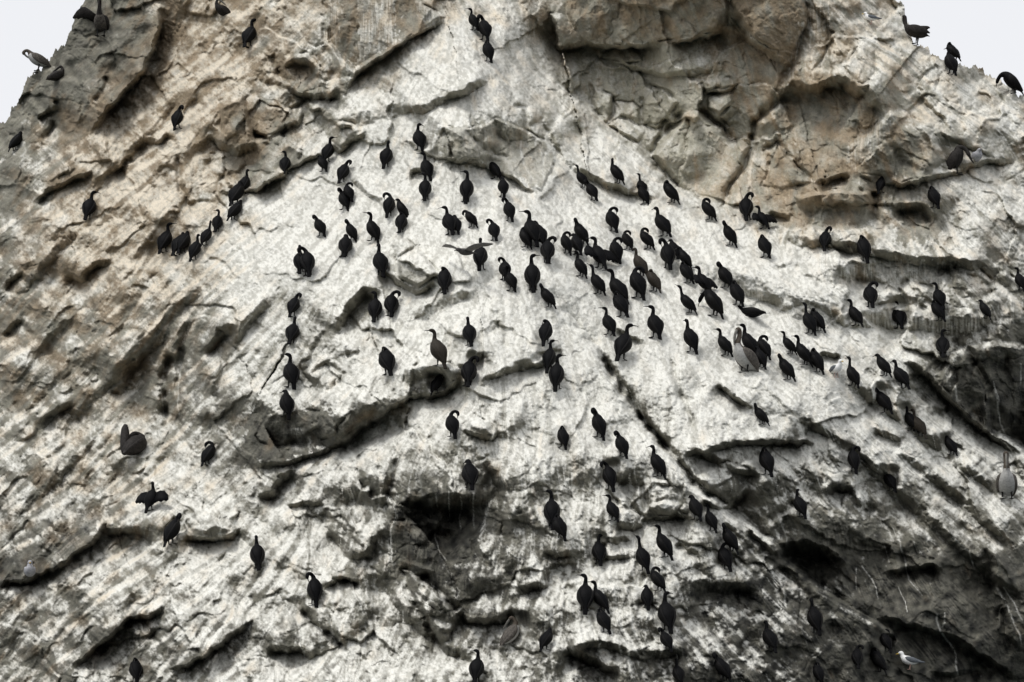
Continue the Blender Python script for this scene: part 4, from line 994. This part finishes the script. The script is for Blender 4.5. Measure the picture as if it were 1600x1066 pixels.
# ---------------------------------------------------------------- where things are, in words
PLACES = [(25, 215, "on dark grey rock at left edge"), (285, 190, "on the cream upper left slope"), (390, 50, "near the resting pelican at top left"),
 (137, 322, "alone on the cream left slope"), (368, 315, "below the olive boulder left of the slab"), (285, 380, "on the left edge of the white slab"), (300, 720, "on the pale lower left slope"),
 (236, 780, "on the lower left slope"), (270, 830, "in the hollow of the lower left slope"), (211, 1050, "at the bottom left edge"), (430, 890, "on the lower left white rock"),
 (733, 740, "above the dark cave"), (744, 1044, "at the bottom edge below the cave"), (752, 55, "at the top of the white ridge"), (655, 250, "on the upper slab left of the dark wedge"),
 (480, 250, "at the upper left corner of the slab"), (537, 290, "on the upper left slab"), (530, 360, "on the middle left slab"), (618, 335, "in the huddle below the upper slab"),
 (722, 345, "on the slab beneath the dark wedge"), (785, 290, "at the foot of the dark wedge"), (476, 410, "on the left shoulder of the slab"), (594, 410, "beside the pyramid block"),
 (752, 400, "behind the flying gull"), (745, 430, "right below the flying gull"), (456, 505, "on the left rib of the slab"), (598, 478, "under the pyramid block"), (700, 550, "above the long crevice"),
 (607, 565, "above the long crevice on its left"), (450, 610, "left of the long crevice"), (684, 600, "inside the long crevice"), (707, 664, "beside the rounded boulder"), (930, 280, "on the slab under the right ridge"),
 (1005, 295, "below the right ridge"), (1070, 315, "at the foot of the grey boulder"), (1180, 330, "on the brown ledge at right"), (838, 372, "in the left end of the middle huddle"), (900, 385, "in the middle huddle"),
 (975, 380, "right of the middle huddle"), (1037, 345, "at the upper right of the slab"), (1145, 375, "on the slab below the brown ledge"), (1060, 405, "in the right huddle"), (1105, 450, "beside the right white step"),
 (1145, 450, "at the white step on the right"), (1001, 440, "in the centre right of the slab"), (940, 435, "below the middle huddle"), (845, 445, "at the top of the diagonal crack"), (970, 505, "in the centre of the slab"),
 (1060, 515, "right of the slab centre"), (1165, 545, "close to the standing pelican"), (860, 555, "on the nose left of the diagonal crack"), (930, 680, "left of the black diagonal crack"), (1028, 724, "at the lower end of the black crack"),
 (1190, 650, "above the dark horizontal slit"), (1198, 722, "below the dark horizontal slit"), (1320, 383, "on the upper right terrace"), (1350, 475, "on the middle right terrace"), (1440, 475, "on the right terrace"),
 (1538, 486, "on the far right terrace"), (1594, 438, "at the right edge"), (1474, 538, "above the dark right wall"), (1270, 500, "at the left end of the terrace"), (1250, 555, "left of the white gull"), (1331, 582, "just right of the white gull"),
 (1395, 580, "below the right terrace"), (1382, 627, "on the right slope"), (1430, 660, "on the right slope above the gully"), (1486, 697, "near the gully on the right"), (1360, 735, "on the grey lower right slope"), (1251, 789, "over the black hollow"),
 (1275, 966, "on the lower right dark rock"), (1203, 995, "on the lower right streaked rock"), (1350, 1030, "beside the gull at the bottom right"), (1277, 1055, "at the bottom edge on the right"), (955, 770, "on the stepped blocks"),
 (868, 808, "on the left of the stepped blocks"), (985, 862, "on the white patch below the stepped blocks"), (1110, 820, "along the lower diagonal rib"), (935, 940, "on the lower centre white rock"), (1028, 930, "on the lower rib in the centre"),
 (1042, 1005, "at the bottom centre"), (853, 1000, "right of the pale resting pelican"), (1110, 1050, "at the bottom edge"), (1487, 90, "on the right skyline"), (1583, 132, "at the right end of the skyline"),
 (1377, 290, "in the shadow under the brown boulder"), (1460, 310, "on the right ledge below the brown boulder")]
POSE_WORDS = dict(A="standing upright", AL="looking left", AR="looking right", U="stretching its neck", H="hunched", T="with head tucked away", PL="preening leftwards",
                  PR="preening rightwards", F="preening its breast", D="reaching its bill down", W="hanging its wings open", R="crouching low")
ORD = ["first", "second", "third", "fourth", "fifth", "sixth", "seventh"]
def place_of(px, py):
    return min(PLACES, key=lambda q: (q[0] - px) ** 2 + (q[1] - py) ** 2)[2]
tally = {}
for b in birds:
    tally.setdefault((b[3], place_of(b[0], (b[1] + b[2]) / 2)), []).append(b)

random.seed(3)
for b in birds:
    px, top, foot, pose, head = b
    brown = (px, top) in ((686, 519), (1021, 424), (1001, 391), (1436, 642))
    t = gT(px, foot - 3)
    wx, wy, wz = P3(px, foot - 3, t)
    o = cormorant(pose, brown)
    sc = (foot - top) * t / FPX / HEIGHT[pose] * 1.04
    sc = min(max(sc, .74), 1.22)
    o.location = (wx, wy - .03, wz - .012)
    o.rotation_euler = (random.uniform(-.10, .10), random.uniform(-.10, .10), math.radians(head + (16 if px > 880 and 85 <= head <= 128 else 0) + random.uniform(-10, 10)))
    o.scale = (sc * random.uniform(.97, 1.03), sc * random.uniform(.95, 1.08), sc)
    pl = place_of(px, (top + foot) / 2)
    same = sorted(tally[(pose, pl)], key=lambda q: q[0])
    col = "brown young" if brown else "black"
    lab = f"{col} cormorant {POSE_WORDS[pose]}"
    if len(same) > 1:
        lab += f", {ORD[same.index(b)]} from left"
    o["label"] = lab + ", " + pl
    o["category"] = "cormorant"; o["group"] = "cormorants resting on the cliff"

# ---------------------------------------------------------------- pelicans
def pelican(kind):
    S, B, wings, feet = Shape(), Shape(), [], []
    dark = kind in ('ruffle', 'bend', 'dry', 'rest', 'crouch', 'wings')
    wm = M_PDARK if dark else M_PWING
    low = kind in ('rest', 'restpale', 'crouch', 'dry')
    z0 = -.16 if low else (-.07 if kind == 'stand' else 0)
    body = [(-.36, 0, .18, .045, .008), (-.30, 0, .215, .06, .03), (-.22, 0, .265, .13, .11), (-.08, 0, .34, .185, .165), (.08, 0, .42, .185, .175), (.19, 0, .50, .135, .14), (.245, 0, .57, .080, .088)]
    if kind in ('stand', 'wings'):
        neck = [(.27, 0, .64, .066, .066), (.258, 0, .72, .054, .054), (.25, 0, .80, .050, .050), (.265, 0, .875, .054, .054), (.305, 0, .915, .058, .058), (.345, 0, .895, .044, .044)]
        bl = [(.335, 0, .900, .026, .030), (.370, 0, .81, .026, .036), (.375, 0, .70, .022, .034), (.365, 0, .59, .012, .018), (.355, 0, .55, .006, .008)]
        H = .96
    elif kind == 'ruffle':
        neck = [(.27, .0, .62, .055, .06), (.275, .0, .70, .046, .05), (.27, 0, .78, .042, .046), (.275, 0, .85, .046, .050), (.30, 0, .885, .044, .046), (.33, 0, .86, .036, .038)]
        bl = [(.32, 0, .87, .024, .028), (.335, 0, .78, .022, .03), (.325, 0, .68, .016, .02), (.315, 0, .62, .006, .008)]
        H = .94
    elif kind == 'preen':
        neck = [(.285, 0, .62, .055, .06), (.345, 0, .655, .045, .048), (.41, 0, .640, .042, .045), (.45, 0, .585, .046, .050), (.43, 0, .535, .044, .044)]
        bl = [(.43, 0, .545, .026, .030), (.36, 0, .48, .022, .03), (.28, 0, .42, .016, .02), (.21, 0, .37, .006, .008)]
        H = .68
    elif kind == 'bend':
        neck = [(.30, 0, .56, .07, .075), (.36, 0, .50, .05, .055), (.38, 0, .41, .044, .048), (.37, 0, .31, .046, .05), (.36, 0, .25, .036, .038)]
        bl = [(.362, 0, .26, .026, .03), (.35, 0, .18, .022, .03), (.345, 0, .08, .014, .018), (.345, 0, .03, .005, .007)]
        H = .80
    elif kind == 'dry':
        neck = [(.27, .02, .60, .055, .06), (.25, .08, .645, .045, .048), (.18, .12, .65, .042, .045), (.11, .13, .61, .044, .046), (.06, .12, .57, .036, .038)]
        bl = [(.07, .12, .575, .024, .028), (.0, .11, .53, .02, .028), (-.08, .09, .48, .012, .015), (-.13, .08, .45, .005, .006)]
        H = .72
    else:   # resting with the bill laid along the back
        neck = [(.27, 0, .64, .058, .062), (.26, .02, .72, .046, .05), (.22, .05, .78, .048, .052), (.165, .08, .765, .044, .044)]
        bl = [(.18, .075, .77, .028, .034), (.10, .12, .69, .028, .038), (.0, .17, .59, .018, .024), (-.06, .19, .53, .006, .008)]
        H = .84
    nb, nn = len(body), len(neck); cut = (nb - (.5 if kind == 'stand' else 1.2)) / (nb + nn - 1)
    tilt = math.radians({'bend': 32, 'stand': 12, 'restpale': 18, 'ruffle': -4}.get(kind, 0))
    def tl(r):
        x, y, z, w, h = r; dx, dz = x + .02, z - .25
        return (-.02 + dx * math.cos(tilt) - dz * math.sin(tilt), y, .25 + dx * math.sin(tilt) + dz * math.cos(tilt) + z0, w, h)
    def mats(u, th):
        if u > cut: return 1                                          # neck and head
        return 0 if math.sin(th) * SGN > -.05 else 2                  # back above, belly below
    SGN = 1
    S.loft([tl(r) for r in body + neck], 16, 46, mats)
    B.loft([tl(r) for r in bl], 8, 12)
    if kind in ('wings', 'dry'):
        if kind == 'wings':        # the wing over the sky is spread, the other folded
            side, pts = -1, [(.17, .11, .56), (.16, .28, .70), (.12, .42, .80), (.06, .54, .82), (-.02, .68, .74), (-.10, .80, .60), (-.13, .78, .56), (-.12, .71, .60), (-.15, .66, .55), (-.14, .56, .61), (-.17, .50, .56), (-.17, .36, .58), (-.19, .30, .53), (-.18, .18, .48), (-.16, .12, .40)]
        else:
            side, pts = 1, [(.10, .10, .50), (.04, .20, .68), (-.04, .25, .84), (-.11, .27, .86), (-.20, .25, .62), (-.28, .21, .36), (-.30, .17, .24), (-.24, .12, .26), (-.14, .10, .32)]
        if kind == 'dry':
            wings.append(Shape().loft([(x, y, z + z0, w, h) for x, y, z, w, h in [(-.22, .08, .20, .05, .06), (-.16, .11, .34, .085, .10), (-.10, .15, .54, .09, .09), (-.06, .18, .70, .075, .07), (-.03, .19, .79, .04, .04)]], 10, 18))
        else:
            wings.append(Shape().sheet([(x, side * y, z + z0) for x, y, z in pts], .035))
        wr = [(.19, .105, .52, .03, .04), (.10, .165, .46, .036, .10), (-.05, .180, .37, .036, .125), (-.22, .140, .285, .026, .095), (-.32, .075, .225, .014, .05), (-.39, .04, .175, .006, .016)]
        wings.append(Shape().loft([(x, -side * y, z + z0, w, h) for x, y, z, w, h in wr], 10, 20))
    else:
        lift = .10 if kind == 'ruffle' else 0
        for s in (1, -1):
            lf = lift if s == -1 else lift * .3
            wr = [(.19, .105, .52, .03, .04), (.10, .165, .46 + lf * .3, .036, .10), (-.05, .180, .37 + lf, .036, .125), (-.22, .140, .285 + lf * 1.8, .026, .095), (-.32, .075, .225 + lf * 2.4, .014, .05), (-.39, .04, .175 + lf * 2.6, .006, .016)]
            wings.append(Shape().loft([tl((x, s * y, z, w, h * (.6 if kind == 'restpale' else 1))) for x, y, z, w, h in wr], 10, 20))
    if not low:
        for s in (1, -1):
            F = Shape().loft([(-.03, s * .09, .24, .03, .03), (-.01, s * .09, .13, .02, .02), (.0, s * .09, .06, .014, .014), (.0, s * .09, .008, .014, .012)], 6, 8)
            F.sheet([(-.05, s * .09, .006), (0, s * .09 + .03, .014), (.11, s * .09 + .06, .008), (.13, s * .09, .008), (.11, s * .09 - .06, .008), (0, s * .09 - .03, .014)], .012)
            feet.append(F)
    belly = M_PDARK if kind in ('ruffle', 'bend', 'dry', 'rest', 'crouch') else (M_PWING if kind == 'wings' else M_PBELLY)
    o = bpy.data.objects.new("pelican", S.mesh("pelican", wm, M_PDARK if dark else M_PNECK, belly)); COL.objects.link(o)
    if kind == 'rest': pass
    part("bill", B.mesh("bill", M_PBILL if not dark or kind == 'rest' else M_PDARK), o)
    for W in wings: part("wing", W.mesh("wing", wm), o)
    for F in feet: part("foot", F.mesh("foot", M_FOOT), o)
    return o, H + z0

# ---------------------------------------------------------------- gulls
def gull(kind):
    S = Shape()
    wm = {'stand': M_GGREY, 'front': M_GGREY, 'sit': M_GPALE, 'chick': M_GPALE, 'fly': M_GDUSK2}[kind]
    bm_ = M_GBROWN if kind == 'fly' else (M_GPALE if kind in ('chick', 'sit') else M_GWHITE)
    if kind == 'fly':
        rows = [(-.30, 0, 0, .05, .006), (-.22, 0, 0, .045, .014), (-.12, 0, 0, .055, .05), (.02, 0, 0, .078, .075), (.12, 0, .005, .068, .066), (.18, 0, .02, .045, .048), (.23, 0, .03, .040, .042), (.275, 0, .022, .026, .028)]
        bl = [(.265, 0, .022, .014, .016), (.31, 0, .010, .009, .012), (.345, 0, -.008, .004, .006)]
        H = .2
    else:
        z0 = -.10 if kind in ('sit', 'chick') else 0
        rows = [(-.27, 0, .17, .03, .006), (-.20, 0, .175, .05, .025), (-.10, 0, .18, .085, .075), (.02, 0, .20, .10, .095), (.10, 0, .235, .085, .085), (.145, 0, .285, .052, .056), (.158, 0, .325, .042, .045), (.175, 0, .358, .044, .046), (.212, 0, .358, .034, .036), (.236, 0, .350, .018, .020)]
        if kind == 'sit': rows = rows[:5] + [(.12, 0, .285, .06, .062), (.11, 0, .325, .046, .048), (.12, 0, .352, .046, .046), (.155, 0, .352, .034, .034), (.18, 0, .345, .018, .02)]
        if kind == 'chick': rows = rows[:5] + [(.13, 0, .265, .06, .06), (.15, 0, .285, .052, .052), (.18, 0, .295, .04, .04), (.205, 0, .29, .02, .02)]
        rows = [(x, y, z + z0, w, h) for x, y, z, w, h in rows]
        e = rows[-1]
        bl = [(e[0] - .008, 0, e[2], .013, .016), (e[0] + .03, 0, e[2] - .006, .010, .013), (e[0] + .062, 0, e[2] - .014, .004, .006)]
        H = rows[-3][2] + .045
    S.loft(rows, 14, 36)
    o = bpy.data.objects.new("gull", S.mesh("gull", bm_)); COL.objects.link(o)
    part("bill", Shape().loft(bl, 6, 8).mesh("bill", M_GBROWN if kind in ('fly', 'chick') else M_GBILL), o)
    if kind == 'fly':
        for s, tip in ((1, .13), (-1, .10)):
            pts = [(.11, .05, .03), (.13, .18, .10), (.12, .32, .15), (.06, .50, .13 + tip * .4), (-.02, .66, tip + .04), (-.05, .67, tip + .03), (-.05, .52, .12), (-.04, .36, .11), (-.07, .20, .06), (-.09, .06, .02)]
            part("wing", Shape().sheet([(x, s * y * 1.12, z) for x, y, z in pts], .016).mesh("wing", wm), o)
    else:
        for s in (1, -1):
            wr = [(.11, .055, .25, .016, .02), (.05, .085, .235, .02, .05), (-.06, .088, .205, .018, .058), (-.18, .055, .18, .012, .035), (-.27, .028, .165, .007, .016), (-.33, .018, .16, .004, .008)]
            part("wing", Shape().loft([(x, s * y, z + z0, w, h) for x, y, z, w, h in wr], 8, 16).mesh("wing", wm), o)
            if kind in ('stand', 'front'):
                F = Shape().loft([(-.02, s * .04, .13, .012, .012), (0, s * .04, .06, .007, .007), (0, s * .04, .004, .007, .007)], 6, 6)
                F.sheet([(-.02, s * .04, .004), (0, s * .04 + .012, .007), (.055, s * .04 + .03, .004), (.065, s * .04, .004), (.055, s * .04 - .03, .004), (0, s * .04 - .012, .007)], .006)
                part("foot", F.mesh("foot", M_GFOOT), o)
    return o, H

OTHER_LABELS = {158: "grey pelican raising its wings on the left skyline", 60: "pelican preening its breast on the left skyline, pale belly showing", 88: "dark pelican crouching among rocks below the left skyline",
 348: "dark brown pelican resting with folded bill on cream rock at the top", 210: "dusky brown pelican hunched with one wing lifted on the lower left slope", 1163: "white bellied pelican with brown neck standing among cormorants",
 1573: "white bellied pelican facing the sea at the right edge", 1432: "dark pelican ruffling its wings on the right skyline", 1496: "dark brown pelican bending down on a ledge at right",
 799: "pale bellied brown pelican resting low at the bottom centre", 1421: "white gull with slate wings and yellow bill on dark rock, bottom right", 1306: "white gull standing amid cormorants on the right white slope",
 1361: "white gull with grey wings near the top of the right ridge", 47: "pale grey gull sitting in the dark gully at lower left", 1526: "small grey gull chick beside the bending pelican"}
for kind, px, top, foot, pose, head in OTHERS:
    o, H = (pelican if kind == 'pelican' else gull)(pose)
    t = gT(px, foot - 2)
    wx, wy, wz = P3(px, foot - 2, t)
    sc = (foot - top) * t / FPX / H
    sc = min(max(sc, .55), 1.15)
    if px == 1163: sc *= .9
    o.location = (wx, wy - .06, wz - .012); o.scale = (sc, sc, sc)
    o.rotation_euler = (0, 0, math.radians(head))
    o["label"] = OTHER_LABELS[px]; o["category"] = kind
    o["group"] = kind + "s on the cliff"
o, H = gull('fly')
t = gT(728, 392) - 1.1
o.location = P3(728, 394, t); o.rotation_euler = (math.radians(-8), math.radians(4), math.radians(226)); o.scale = (1.0, 1.0, 1.0)
o["label"] = "dusky brown gull flying low over the white slab"; o["category"] = "gull"
